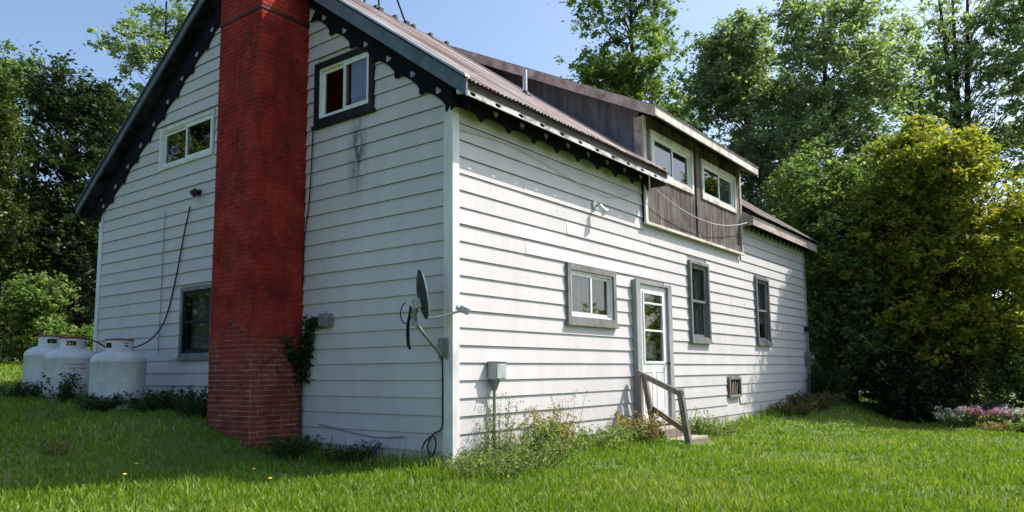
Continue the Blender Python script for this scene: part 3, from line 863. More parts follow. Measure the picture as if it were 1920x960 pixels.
# ------------------------------------------------------------------ things on and around the house
def cable(label, pts, r, mat, name="cable", group=None):
    p = [Vector(q) for q in pts]; out = []
    for i in range(len(p)-1):           # smooth path
        a = p[max(i-1,0)]; b = p[i]; c = p[i+1]; d = p[min(i+2,len(p)-1)]
        for k in range(8):
            t = k/8
            out.append(0.5*((2*b)+(c-a)*t+(2*a-5*b+4*c-d)*t*t+(3*b-a-3*c+d)*t**3))
    out.append(p[-1])
    o = Geo().tube(out, r, 6).build(name, mat, None, smooth=True)
    return tag(o, label, "cable", group)

cable("thin grey wire running straight down the gable beside the tanks", [(-0.045,6.52,3.86),(-0.05,6.53,3.2),(-0.046,6.54,2.4),(-0.05,6.55,1.45)], 0.007, MAT["grey_metal"])
cable("black cable curving down the gable to the right propane tank", [(-0.045,5.73,3.83),(-0.06,5.85,3.4),(-0.05,6.10,2.6),(-0.06,6.35,2.0),(-0.15,6.6,1.68),(-0.5,6.45,1.53),(-0.90,5.90,1.54)], 0.012, MAT["cable_black"])
cable("dark cable dropping from the black-framed upper window along the chimney", [(-0.05,2.56,4.50),(-0.06,2.57,3.9),(-0.05,2.62,3.4),(-0.05,2.70,2.95),(-0.05,2.715,2.3)], 0.008, MAT["cable_black"])
cable("black cable hanging down the corner below the satellite dish", [(-0.06,0.12,1.28),(-0.06,0.10,1.15),(-0.055,0.10,0.7),(-0.06,0.11,0.45),(-0.08,0.22,0.38),(-0.09,0.30,0.24),(-0.09,0.24,0.12),(-0.09,0.17,0.26),(-0.09,0.21,0.36),(-0.09,0.33,0.30),(-0.08,0.40,0.20)], 0.009, MAT["cable_black"])
cable("faint pale cable stapled under the scalloped eave", [(0.10,-0.045,3.98),(1.2,-0.045,4.02),(2.6,-0.05,3.86),(3.6,-0.05,3.80),(4.5,-0.05,4.02),(4.72,-0.05,4.10)], 0.005, MAT["cable_white"])
cable("pale cable sagging across the boards under the dormer windows", [(4.86,-0.22,4.16),(5.7,-0.22,4.00),(6.7,-0.22,3.92),(7.7,-0.22,3.95),(8.7,-0.22,4.10),(9.44,-0.24,4.28)], 0.008, MAT["cable_white"])
cable("grey cable lying along the foot of the gable near the corner", [(-0.06,2.3,0.42),(-0.07,1.8,0.36),(-0.06,1.2,0.30),(-0.06,0.7,0.33)], 0.008, MAT["grey_metal"])

# roof antenna (its mast leaves the picture)
an = thing("roof_antenna", "dark metal antenna legs standing on the roof ridge", "antenna", (3.2,RY,RZ))
ab = Vector((3.2,RY,RZ+0.06))
top = ab + Vector((-0.55,0,1.35))
Geo().tube([ab+Vector((0.25,0,0)), top], 0.018, 8).build("leg", MAT["black_metal"], an)
Geo().tube([ab+Vector((-0.45,0.0,0)), top], 0.018, 8).build("leg", MAT["black_metal"], an)
Geo().tube([ab+Vector((-0.55,0.45,-0.28)), top], 0.018, 8).build("leg", MAT["black_metal"], an)
Geo().tube([top-Vector((0,0,0.4)), top+Vector((0,0,1.4))], 0.022, 8).build("mast", MAT["black_metal"], an)
for q, zq in ((0.25,0.0),(-0.45,0.0)):
    Geo().box(tuple(ab+Vector((q-0.05,-0.07,-0.05))), tuple(ab+Vector((q+0.05,0.07,0.03)))).build("foot", MAT["black_metal"], an)
for i in range(4):
    zz = 0.5+0.25*i
    Geo().tube([top+Vector((0,-0.5,zz)), top+Vector((0,0.5,zz))], 0.008, 6).build("element", MAT["galvanised"], an)

# satellite dish on the shaded gable next to the corner
dish = thing("satellite_dish", "grey satellite dish on a bent arm beside the house corner", "satellite dish", (-0.04,0.10,1.30))
Geo().box((-0.062,0.015,1.24),(-0.047,0.165,1.48)).build("wall_plate", MAT["grey_metal"], dish, bevel=0.003)
hub = Vector((-0.42,0.20,1.665))
Geo().tube([(-0.06,0.09,1.28),(-0.10,0.095,1.30),(-0.30,0.16,1.52),(-0.40,0.195,1.64),hub+Vector((0,0,0.10))], 0.022, 12).build("mast_arm", MAT["grey_metal"], dish, smooth=True)
nrm = Vector((0.79,-0.575,0.16)).normalized()
side = Vector((0,0,1)).cross(nrm).normalized(); upv = nrm.cross(side)
ctr = Vector((-0.40,0.085,1.96))
M3 = Matrix((side, upv, nrm)).transposed()
rim = 0.275
vs = []; fs = []; nr, ns = 8, 40
for sheet in (0, 1):
    for i in range(nr+1):
        rr = rim*i/nr
        for k in range(ns):
            t = 2*math.pi*k/ns
            z = 0.05*(rr/rim)**2 - 0.05 - sheet*0.008
            vs.append(ctr + M3 @ Vector((rr*math.cos(t)*0.92, rr*math.sin(t)*1.03, z)))
o1 = (nr+1)*ns
for sheet in (0, 1):
    for i in range(nr):
        for k in range(ns):
            k2 = (k+1) % ns; b = sheet*o1
            fs.append((b+i*ns+k, b+i*ns+k2, b+(i+1)*ns+k2, b+(i+1)*ns+k))
for k in range(ns):
    k2 = (k+1) % ns; fs.append((nr*ns+k, nr*ns+k2, o1+nr*ns+k2, o1+nr*ns+k))
Geo().add(vs, fs).build("reflector", MAT["dish_slate"], dish, smooth=True, fix=False)
rp = [ctr + M3 @ Vector((rim*math.cos(2*math.pi*k/ns)*0.92, rim*math.sin(2*math.pi*k/ns)*1.03, 0.0)) for k in range(ns+1)]
Geo().tube(rp, 0.008, 6, False).build("rim", MAT["galvanised"], dish, smooth=True)
bk = ctr - nrm*0.085 - upv*0.09
Geo().box((-0.055,-0.055,-0.04),(0.055,0.055,0.04), lambda a,b,c: tuple(bk + M3 @ Vector((a,b,c)))).build("back_bracket", MAT["box_grey"], dish, bevel=0.006)
Geo().tube([bk - upv*0.02, hub+Vector((0,0,0.08)), hub+Vector((0,0,-0.05))], 0.03, 10).build("clamp", MAT["grey_metal"], dish, smooth=True)
foot = ctr - upv*rim*0.98 + nrm*0.0
lnb = foot + nrm*0.40 + Vector((0,0,0.02))
Geo().tube([foot - nrm*0.03, foot + nrm*0.12 - upv*0.01, lnb], 0.014, 10).build("feed_arm", MAT["galvanised"], dish, smooth=True)
ax = (ctr - lnb).normalized()
lm = (Vector((1,0,0)).rotation_difference(Vector((0,0,1)))).to_matrix()
qm = ax.to_track_quat('Z','Y').to_matrix()
Geo().box((-0.035,-0.035,-0.10),(0.035,0.035,0.02), lambda a,b,c: tuple(lnb + Vector((0,0,0.025)) + qm @ Vector((a,b,c)))).build("receiver_head", MAT["box_grey"], dish, bevel=0.008)
Geo().lathe([(0.02,0.02),(0.032,0.03),(0.036,0.055),(0.02,0.06)], lnb+Vector((0,0,0.025)), 16, qm.to_4x4()).build("feed_horn", MAT["vinyl"], dish, smooth=True)
lp = [hub + Vector((0.03,0.10,0.10)) + Vector((0.04*math.sin(t),0.13*math.sin(t)+0.06,0.12*math.cos(t))) for t in np.linspace(0.2,5.4,22)]
Geo().tube(lp, 0.007, 6).build("cable_loop", MAT["cable_black"], dish, smooth=True)
Geo().tube([lp[-1], hub+Vector((0.12,0.22,-0.05)), hub+Vector((0.14,0.24,-0.16)), hub+Vector((0.13,0.22,-0.27)), hub+Vector((0.12,0.18,-0.31))], [0.008,0.02,0.022,0.02,0.014], 8).build("dangling_connector", MAT["cable_black"], dish, smooth=True)

# electrical box with conduit on the sunny wall
eb = thing("electrical_box", "small grey electrical box with pipe on the sunny wall", "electrical box", (0.70,-0.04,0.95))
Geo().box((0.60,-0.165,0.995),(0.80,-0.038,1.20)).build("case", MAT["box_grey"], eb, bevel=0.008)
Geo().box((0.612,-0.176,1.005),(0.79,-0.166,1.18)).build("cover", MAT["box_grey"], eb, bevel=0.004)
Geo().box((0.593,-0.185,1.20),(0.807,-0.038,1.212)).build("rain_lip", MAT["box_grey"], eb, bevel=0.003)
Geo().prism([(0.62,-0.14,0.994),(0.72,-0.14,0.994),(0.72,-0.05,0.994),(0.62,-0.05,0.994)],[(0.645,-0.105,0.86),(0.69,-0.105,0.86),(0.69,-0.06,0.86),(0.645,-0.06,0.86)]).build("bottom_hub", MAT["grey_metal"], eb, bevel=0.004)
Geo().tube([(0.667,-0.082,0.87),(0.667,-0.08,0.5),(0.66,-0.075,-0.1)], 0.02, 10).build("conduit", MAT["grey_metal"], eb, smooth=True)
# junction box on the gable, overgrown by the vine
jb = thing("electrical_box", "rusty grey junction box on the shaded gable beside the vine", "electrical box", (-0.04,2.15,1.72))
Geo().box((-0.15,2.08,1.70),(-0.035,2.24,1.87)).build("case", MAT["grey_metal"], jb, bevel=0.006)
Geo().box((-0.158,2.09,1.71),(-0.151,2.23,1.86)).build("cover", MAT["grey_metal"], jb, bevel=0.003)
Geo().tube([(-0.09,2.24,1.78),(-0.09,2.36,1.77),(-0.08,2.44,1.79)], 0.022, 8).build("pipe_stub", MAT["grey_metal"], jb, smooth=True)
Geo().tube([(-0.09,2.16,1.87),(-0.09,2.16,1.91)], 0.012, 8).build("top_fitting", MAT["grey_metal"], jb)
# meter box at the far end of the side wall
mb = thing("electrical_box", "small dark meter box at the far end of the side wall", "electrical box", (13.85,-0.04,1.2))
Geo().box((13.72,-0.16,1.18),(13.96,-0.036,1.52)).build("case", MAT["grey_frame"], mb, bevel=0.008)
Geo().lathe([(0.08,0.0),(0.08,0.06),(0.05,0.085)], (13.84,-0.16,1.37), 18, Matrix.Rotation(rad(90),4,'X')).build("meter_dial", MAT["grey_metal"], mb, smooth=True)
Geo().tube([(13.84,-0.08,1.19),(13.84,-0.08,0.25)], 0.022, 8).build("conduit", MAT["grey_frame"], mb)
Geo().tube([(13.84,-0.08,1.52),(13.84,-0.08,2.05)], 0.018, 8).build("conduit", MAT["grey_frame"], mb)
Geo().box((13.80,-0.14,2.05),(13.90,-0.036,2.18)).build("top_fitting", MAT["dark_frame"], mb, bevel=0.005)

# wall lamps
wl = thing("wall_lamp", "white floodlight mounted under the eave of the sunny wall", "wall lamp", (3.20,-0.04,3.50))
Geo().lathe([(0.065,0.0),(0.065,0.02),(0.04,0.035)], (3.20,-0.036,3.585), 20, Matrix.Rotation(rad(90),4,'X')).build("base", MAT["vinyl"], wl, smooth=True)
Geo().tube([(3.20,-0.06,3.585),(3.20,-0.11,3.575),(3.21,-0.145,3.545)], 0.018, 10).build("arm", MAT["grey_metal"], wl, smooth=True)
lampm = Vector((0.25,-0.55,-0.80)).normalized().to_track_quat('Z','Y').to_matrix().to_4x4()
Geo().lathe([(0.02,-0.10),(0.036,-0.095),(0.042,-0.03),(0.066,0.045),(0.068,0.06),(0.060,0.06)], (3.22,-0.175,3.50), 22, lampm).build("lamp_head", MAT["vinyl"], wl, smooth=True)
Geo().lathe([(0.0,0.05),(0.03,0.052),(0.059,0.05)], (3.22,-0.175,3.50), 22, lampm, False).build("lens", MAT["glass"], wl)
sl = thing("wall_lamp", "small black lamp on the gable left of the chimney", "wall lamp", (-0.04,5.47,4.0))
Geo().lathe([(0.05,0.0),(0.05,0.02),(0.03,0.03)], (-0.036,5.46,4.03), 16, Matrix.Rotation(rad(-90),4,'Y')).build("base", MAT["black_metal"], sl, smooth=True)
Geo().lathe([(0.01,-0.07),(0.045,-0.06),(0.055,-0.01),(0.058,0.04),(0.05,0.05)], (-0.13,5.47,4.01), 18, Vector((-0.6,0.3,-0.6)).to_track_quat('Z','Y').to_matrix().to_4x4()).build("lamp_head", MAT["black_metal"], sl, smooth=True)
Geo().tube([(-0.05,5.46,4.03),(-0.09,5.46,4.05),(-0.12,5.465,4.03)], 0.014, 8).build("arm", MAT["black_metal"], sl, smooth=True)
Geo().box((-0.12,5.53,4.0),(-0.04,5.58,4.05)).build("sensor", MAT["black_metal"], sl, bevel=0.006)

# wooden steps with a leaning handrail
ws = thing("wooden_steps", "weathered wooden steps with leaning handrail at the side door", "steps", (4.8,-0.6,-0.15))
Geo().box((4.42,-0.46,0.13),(5.36,-0.17,0.165)).build("tread", MAT["tread_wood"], ws, bevel=0.005)
Geo().box((4.40,-0.80,-0.02),(5.38,-0.50,0.015)).build("tread", MAT["tread_wood"], ws, bevel=0.005)
Geo().box((4.44,-1.16,-0.145),(5.42,-0.86,-0.112)).build("tread", MAT["tread_wood"], ws, bevel=0.005)
Geo().box((4.43,-0.49,-0.02),(5.35,-0.465,0.128)).build("riser", MAT["old_wood"], ws)
Geo().box((4.41,-0.845,-0.2),(5.37,-0.81,-0.022)).build("riser", MAT["old_wood"], ws)
for x in (4.385, 5.385):
    Geo().prism([(x-0.018,-0.13,0.10),(x-0.018,-1.14,-0.16),(x-0.018,-1.14,-0.36),(x-0.018,-0.13,-0.36)],[(x+0.014,-0.13,0.10),(x+0.014,-1.14,-0.16),(x+0.014,-1.14,-0.36),(x+0.014,-0.13,-0.36)]).build("stringer", MAT["old_wood"], ws)
Geo().beam((4.25,-0.17,-0.2),(4.26,-0.17,1.07),0.075,0.075,(0,1,0)).build("post", MAT["grey_wood"], ws, bevel=0.006)
Geo().beam((4.33,-0.42,-0.2),(4.20,-0.27,1.03),0.075,0.075,(0,1,0)).build("post", MAT["old_wood"], ws, bevel=0.006)
Geo().beam((4.27,-1.00,-0.3),(3.92,-1.0,0.80),0.085,0.085,(0,1,0)).build("post", MAT["grey_wood"], ws, bevel=0.006)
Geo().beam((4.24,-0.14,1.05),(3.93,-1.04,0.72),0.04,0.085).build("rail", MAT["grey_wood"], ws, bevel=0.005)
Geo().beam((4.30,-0.34,0.50),(4.10,-1.02,0.16),0.035,0.085).build("rail", MAT["old_wood"], ws, bevel=0.005)

# ------------------------------------------------------------------ propane tanks
def make_tank(label, x, y, turn, letters):
    z = gz(x, y) - 0.12
    t = thing("propane_tank", label, "propane tank", (x, y, z), "propane tanks beside the gable")
    R_ = 0.38; H0 = 0.10; H1 = 0.80
    prof = [(0.06,0.04)] + [(R_*math.sin(a), H0+0.18-0.20*math.cos(a)) for a in np.linspace(0.25, math.pi/2, 7)]
    prof += [(R_, 0.45), (R_, H1-0.03), (R_+0.003, H1-0.025), (R_+0.003, H1-0.01), (R_, H1)]
    prof += [(R_*math.cos(a), H1+0.165*math.sin(a)) for a in np.linspace(0.12, math.pi/2-0.05, 9)]
    Geo().lathe(prof, (x,y,z), 48).build("body", MAT["tank_white"], t, smooth=True)
    Geo().lathe([(0.30,-0.05),(0.30,0.14),(0.285,0.14),(0.285,-0.05)], (x,y,z), 32, None, False).build("foot_ring", MAT["tank_white"], t, smooth=True)
    Geo().tube([(x+(R_+0.001)*math.cos(2*math.pi*k/40), y+(R_+0.001)*math.sin(2*math.pi*k/40), z+0.47) for k in range(41)], 0.005, 6, False).build("weld_seam", MAT["tank_white"], t, smooth=True)
    cr, c0, c1 = 0.185, H1+0.13, H1+0.305
    nseg = 48; g = Geo()
    for k in range(nseg):
        u = (k/nseg*360 + turn) % 360
        op = any(abs((u-c+180) % 360-180) < wd for c, wd in ((215,22),(300,13),(60,22)))
        for (b0, b1) in ((c0, c0+0.055), (c0+0.055, c1-0.045), (c1-0.045, c1)):
            if op and b0 > c0+0.01 and b1 < c1-0.01: continue
            t0, t1 = 2*math.pi*k/nseg, 2*math.pi*(k+1)/nseg
            q = [(x+rr*math.cos(tt), y+rr*math.sin(tt)) for rr in (cr, cr-0.006) for tt in (t0, t1)]
            g.prism([(q[0][0],q[0][1],z+b0),(q[1][0],q[1][1],z+b0),(q[3][0],q[3][1],z+b0),(q[2][0],q[2][1],z+b0)],
                    [(q[0][0],q[0][1],z+b1),(q[1][0],q[1][1],z+b1),(q[3][0],q[3][1],z+b1),(q[2][0],q[2][1],z+b1)])
    g.build("collar", MAT["tank_white"], t, fix=False)
    Geo().tube([(x+cr*math.cos(2*math.pi*k/32), y+cr*math.sin(2*math.pi*k/32), z+c1+0.004) for k in range(33)], 0.014, 8, False).build("rim", MAT["red_rim"], t, smooth=True)
    Geo().lathe([(0.10,0),(0.10,0.02),(0.03,0.03),(0.03,0.10),(0.055,0.105),(0.055,0.12),(0.01,0.125)], (x,y,z+H1+0.13), 16).build("valve", MAT["brass"], t, smooth=True)
    Geo().lathe([(cr-0.01,0.0),(cr-0.03,0.012),(0.02,0.03)], (x,y,z+c1), 24).build("lid", MAT["red_rim"], t, smooth=True)
    if letters:
        r2 = random.Random(4)
        face = math.atan2(CAM.y-y, CAM.x-x) + 0.02
        for row, (zz, wd) in enumerate(((0.665, 0.56), (0.60, 0.50))):
            g = Geo(); a = face + 0.52 - 0.02
            while a > face + 0.52 - wd - 0.12:
                cw = r2.uniform(0.026, 0.040)
                for piece in range(r2.choice((2, 3))):
                    hz = r2.uniform(0.0, 0.022); hh = r2.uniform(0.010, 0.03)
                    b0 = a - cw*0.1*piece; b1 = b0 - cw*(0.35 if piece else 0.8)
                    q = [(x+(R_+dd)*math.cos(aa), y+(R_+dd)*math.sin(aa)) for dd in (0.001,0.003) for aa in (b0, b1)]
                    z0_ = z+zz+hz; z1_ = min(z0_+hh, z+zz+0.035)
                    g.prism([(q[0][0],q[0][1],z0_),(q[1][0],q[1][1],z0_),(q[3][0],q[3][1],z0_),(q[2][0],q[2][1],z0_)],
                            [(q[0][0],q[0][1],z1_),(q[1][0],q[1][1],z1_),(q[3][0],q[3][1],z1_),(q[2][0],q[2][1],z1_)])
                a -= cw*1.25
            g.build("lettering", MAT["red_letters"], t, fix=False)
    return t
make_tank("white propane tank with red rim standing nearest the chimney, right of three", -1.05, 5.77, 30, False)
make_tank("white propane tank with two lines of orange lettering, middle of three", -1.12, 7.20, -20, True)
make_tank("white propane tank half hidden behind the lettered one, leftmost of three", -1.06, 8.20, -35, False)
cable("black hose between the middle and right propane tanks", [(-1.0,7.05,gz(-1.12,7.2)+0.98),(-0.95,6.75,gz(-1.1,6.8)+0.94),(-0.85,6.35,gz(-1,6.4)+0.80),(-0.75,6.0,gz(-1,6)+0.86)], 0.012, MAT["cable_black"])

# ------------------------------------------------------------------ vegetation
def leaves_np(pts, size, rng, up=0.35, aspect=0.55, rnd=None):
    n = len(pts)
    nrm = rng.normal(size=(n,3)); nrm[:,2] = np.abs(nrm[:,2])*(1+up*2) + up
    nrm /= np.linalg.norm(nrm, axis=1)[:,None]
    t = rng.normal(size=(n,3)); t -= (t*nrm).sum(1)[:,None]*nrm
    t /= np.linalg.norm(t, axis=1)[:,None]
    b = np.cross(nrm, t)
    s = size*rng.uniform(0.55, 1.55, n)[:,None]
    base = pts - t*s*0.5; tip = pts + t*s*0.5 - nrm*s*0.12
    l = pts + b*s*aspect*0.5 + nrm*s*0.1; r = pts - b*s*aspect*0.5 + nrm*s*0.1
    V = np.stack([base, r, tip, l], 1).reshape(-1,3)
    Q = np.arange(n*4).reshape(n,4)
    R = rng.uniform(0,1,n) if rnd is None else rnd
    return V, Q, R

def make_tree(name, label, x, y, zb, blobs, trunk_r, leaf, per, mat, seed, spread=0.55, flat=0.6, group="trees around the house", trunk_lean=(0,0), limb=0.035, trunks=1):
    """blobs: (dx, dy, z, rx, ry, rz, clusters) with z above the base"""
    rng = np.random.default_rng(seed)
    root = thing(name, label, "tree", (x, y, zb), group)
    o = np.array([x, y, zb])
    H = max(b[2]+0.5*b[5] for b in blobs)
    trunk_paths = []
    g = Geo()
    for ti in range(trunks):
        sx, sy = (0,0) if ti == 0 else rng.uniform(-0.5,0.5,2)
        k = 9; P = []
        ex, ey = blobs[ti % len(blobs)][0]*0.6 + trunk_lean[0], blobs[ti % len(blobs)][1]*0.6 + trunk_lean[1]
        for i in range(k):
            t = i/(k-1)
            P.append(o + np.array([sx + ex*t**1.3 + 0.12*math.sin(5*t+seed+ti), sy + ey*t**1.3 + 0.12*math.cos(4*t+seed), H*t - (0.3 if i == 0 else 0)]))
        trunk_paths.append(P)
        g.tube([tuple(p) for p in P], [trunk_r*(1.25 if i == 0 else 1.0)*(1-0.85*i/(k-1)) for i in range(k)], 9)
    L_pts = []; L_r = []
    for (dx, dy, z, rx, ry, rz, nc) in blobs:
        for c in range(nc):
            d = rng.normal(size=3); d /= np.linalg.norm(d)
            rr = rng.uniform(0.35, 1.0)**0.5
            p = o + np.array([dx, dy, z]) + d*np.array([rx, ry, rz])*rr
            if p[2] < zb+0.25: p[2] = zb+0.25+rng.uniform(0,0.4)
            P = trunk_paths[c % trunks]
            hd = math.hypot(p[0]-P[4][0], p[1]-P[4][1])
            t = min(max((p[2]-zb-0.75*hd)/H, 0.08), 0.93)
            i0 = int(t*8); fr = t*8-i0; a = P[i0]*(1-fr)+P[min(i0+1,8)]*fr
            m1 = a*0.62+p*0.38 + np.array([0,0,0.16*hd]) + rng.normal(size=3)*(0.06+0.07*hd)
            m2 = a*0.28+p*0.72 + np.array([0,0,0.14*hd]) + rng.normal(size=3)*(0.06+0.07*hd)
            r0 = limb*(0.5+0.5*rng.random())*(1.1-t*0.6)
            g.tube([tuple(a), tuple(m1), tuple(m2), tuple(p)], [r0*1.1, r0*0.7, r0*0.42, r0*0.15], 5, False)
            n = int(per*1.35*rng.uniform(0.45, 1.5))
            q = rng.normal(size=(n,3))*np.array([spread, spread, spread*flat])
            sub = rng.normal(size=(max(3,n//26),3))*np.array([spread*0.85, spread*0.85, spread*flat*0.85])
            ii = rng.integers(0, len(sub), n); mixm = (rng.random(n) < 0.93)[:,None]
            q = np.where(mixm, sub[ii] + q*rng.uniform(0.16, 0.34, (n,1)), q*0.8)
            for sb in sub[::2]:
                g.tube([tuple(p), tuple(p+sb*0.55+np.array([0,0,0.04])), tuple(p+sb)], [0.012, 0.008, 0.004], 3, False)
            L_pts.append(p + q)
            L_r.append(np.clip(rng.normal(0.45 + rng.uniform(-0.18,0.18), 0.22, n), 0, 1))
    g.build("trunk", MAT["bark"], root, smooth=True, fix=False)
    pts = np.concatenate(L_pts); rv = np.concatenate(L_r)
    keep = pts[:,2] > zb+0.05
    pts = pts[keep]; rv = rv[keep]
    V, Q, R = leaves_np(pts - o, leaf*0.86, rng, rnd=rv)
    link_mesh("crown", mesh_np("crown", V, Q, None, R), LEAF[mat], root)
    return root

T = make_tree
# left, beyond the bright lawn
zL = gz(2.5, 21.5)
T("cedar_tree", "yellowish cedar at the left edge of the lawn behind the tanks", 1.9, 21.6, gz(1.9,21.6), [(0,0,1.6,1.5,1.5,1.6,60),(0,0,4.0,1.35,1.35,2.0,70),(0,0,6.4,0.95,0.95,1.8,45),(0,0,8.0,0.45,0.45,1.0,18)], 0.16, 0.13, 210, "cedar", 1, 0.34, 1.2)
T("broadleaf_tree", "dark leafy tree beside the cedar with sunny upper branches", 4.7, 22.0, gz(4.7,22), [(-0.1,0,3.2,1.7,1.7,2.4,70),(-0.3,0,6.4,1.6,1.6,2.0,60),(0.5,0,8.6,1.2,1.2,1.4,34),(-0.7,0.2,9.4,0.9,0.9,0.9,18)], 0.2, 0.17, 170, "dark", 2, 0.5, 0.8)
T("broadleaf_tree", "tall broadleaf tree rising behind the cedar on the far left", 3.2, 27.8, gz(3.2,27.8), [(0,0,4.5,2.4,2.0,3.0,60),(0,0,9.0,2.2,1.8,2.2,50),(1.2,0,11.0,1.1,1.1,1.0,16),(-1.6,0,10.2,1.2,1.2,1.1,18)], 0.22, 0.20, 150, "mid", 3, 0.6, 0.7)
T("broadleaf_tree", "tall open-crowned tree behind the left roof slope", 9.6, 25.6, gz(9.6,25.6), [(-0.2,0,10.2,1.9,1.6,1.5,24),(0.6,0,12.6,2.0,1.6,1.7,26),(-1.4,0,13.6,1.2,1.2,1.0,11),(0.8,0,15.4,1.9,1.6,1.6,24),(-0.9,0.3,8.3,1.1,1.0,0.8,10)], 0.24, 0.21, 120, "grey", 4, 0.5, 0.7)
T("broadleaf_bush", "low sunlit bush at the lawn edge behind the propane tanks", 3.0, 18.9, gz(3.0,18.9), [(0,0,1.0,1.0,0.9,0.9,30),(-0.5,0,1.9,0.6,0.6,0.7,16)], 0.05, 0.14, 130, "mid", 5, 0.3, 0.8)
T("broadleaf_bush", "dark bush between the house corner and the left trees", 6.4, 19.5, gz(6.4,19.5), [(0,0,1.6,1.6,1.2,1.5,40),(0.6,0,3.2,1.3,1.2,1.2,26)], 0.08, 0.15, 150, "dark", 6, 0.4, 0.8)
# right, behind and beyond the house
T("broadleaf_tree", "tall airy tree rising above the dormer roof", 22.9, 9.5, gz(22.9,9.5), [(0,0,10.2,2.7,2.6,1.6,44),(-1.9,0.6,12.6,1.5,1.4,1.2,24),(0.2,0,14.2,2.3,2.2,1.7,44),(1.6,-0.8,12.2,1.5,1.4,1.4,17),(-0.8,0,17.2,2.0,2.0,1.6,24),(1.3,-0.6,18.0,1.4,1.4,1.2,14)], 0.26, 0.21, 115, "mid", 7, 0.55, 0.65, limb=0.06)
T("broadleaf_tree", "light green tree showing just above the dormer ridge", 20.2, 6.9, gz(20.2,6.9), [(0,0,8.4,1.7,1.5,1.1,26),(0.8,-0.2,9.6,1.2,1.1,0.9,16),(-0.2,0,6.2,1.8,1.6,1.6,26)], 0.16, 0.18, 130, "light", 8, 0.45, 0.7)
T("broadleaf_tree", "grey-green tree with rounded top right of the dormer", 22.6, 4.2, gz(22.6,4.2), [(0,0,6.2,2.4,2.4,2.8,70),(0,0,10.2,2.2,2.2,2.2,70),(-0.2,0.2,13.2,1.6,1.6,1.5,46),(-1.2,0.8,12.0,1.0,1.0,1.0,14)], 0.24, 0.19, 160, "grey", 9, 0.5, 0.75)
T("broadleaf_tree", "big grey-green tree in the middle of the right-hand wood", 21.6, 0.9, gz(21.6,0.9), [(0,0,4.0,2.4,2.4,2.8,75),(-0.2,0,8.0,2.4,2.6,2.4,90),(0.4,-0.3,11.4,2.0,2.2,1.8,66),(-0.9,0.6,13.4,0.8,0.8,1.0,14),(0.9,-0.7,13.8,0.7,0.7,0.9,12)], 0.26, 0.18, 165, "grey", 10, 0.5, 0.75)
T("broadleaf_tree", "tall thin-leaved tree with dark visible limbs at upper right", 29.8, -2.4, gz(29.8,-2.4), [(0,0,9.0,3.2,3.6,2.6,60),(0.5,-1.0,13.0,3.2,3.4,2.4,66),(-0.5,1.6,14.5,2.2,2.2,1.8,22),(0,-0.5,17.0,3.0,3.2,1.8,34),(0,-4.0,12.0,1.8,2.2,2.6,20),(0,-3.6,16.2,1.8,2.0,1.8,18)], 0.30, 0.21, 110, "grey", 11, 0.6, 0.6, limb=0.04, trunks=3)
T("maple_tree", "yellowing maple in front of the taller trees on the right", 16.2, -3.0, gz(16.2,-3), [(0,0,4.2,1.4,1.6,1.5,52),(-0.1,0.2,6.0,1.0,1.2,1.1,34),(0.1,0.5,7.2,0.6,0.6,0.8,16),(0,-0.7,6.9,0.5,0.5,0.6,10),(-0.2,1.9,4.2,0.6,0.6,0.8,12),(0,-2.0,5.4,0.6,0.6,0.6,12),(0,1.5,5.9,0.5,0.5,0.6,9),(-0.2,1.0,5.0,0.8,0.9,0.9,22),(0.2,-1.3,4.4,0.9,0.9,1.1,24),(-0.8,-0.3,6.4,0.8,0.9,0.8,22),(0.1,0.2,2.4,1.3,1.5,1.1,44),(0.1,-1.2,2.2,0.8,0.8,0.8,18)], 0.16, 0.145, 150, "yellow", 12, 0.40, 0.7, limb=0.03, trunk_lean=(0.1,0.2))
T("broadleaf_tree", "leafy tree hugging the far end of the white wall", 16.4, -0.6, gz(16.4,-0.6), [(0,0,1.6,1.5,1.4,1.6,80),(0.2,0.3,4.0,1.7,1.5,1.9,76),(0.2,-0.9,2.4,1.3,1.2,1.7,46),(0.2,0.8,6.0,1.4,1.3,1.3,38),(0.5,-1.3,5.4,1.2,1.1,1.2,34)], 0.15, 0.15, 170, "mid", 13, 0.42, 0.75)
T("broadleaf_tree", "dark low-branched tree between the wall end and the maple", 17.6, -2.2, gz(17.6,-2.2), [(0,0,1.3,1.5,1.4,1.4,70),(0.2,0.1,3.0,1.4,1.3,1.2,40)], 0.14, 0.15, 170, "dark", 14, 0.40, 0.8)
T("broadleaf_tree", "yellow-green young tree at the right edge above the flowers", 18.3, -5.3, gz(18.3,-5.3), [(0,0,2.6,1.0,0.9,1.0,34),(0,0.2,4.4,0.95,0.9,1.1,32),(-0.2,-0.4,3.4,0.8,0.8,0.8,18)], 0.08, 0.14, 130, "light", 15, 0.34, 0.75)
T("broadleaf_tree", "dark tree deep in the wood behind the maple trunk", 25.5, -2.0, gz(25.5,-2), [(0,0,2.2,2.4,2.8,2.2,80),(0,1.2,5.0,2.4,2.4,1.8,60),(0.3,-2.2,4.4,2.0,2.0,1.8,44)], 0.2, 0.19, 160, "dark", 16, 0.5, 0.8, trunks=2)
T("broadleaf_tree", "dark tree deep in the wood beyond the wall end", 24.0, 2.6, gz(24,2.6), [(0,0,2.6,2.4,2.4,2.6,80),(0.2,0,6.0,2.4,2.4,2.0,60)], 0.2, 0.19, 160, "dark", 17, 0.5, 0.8, trunks=2)

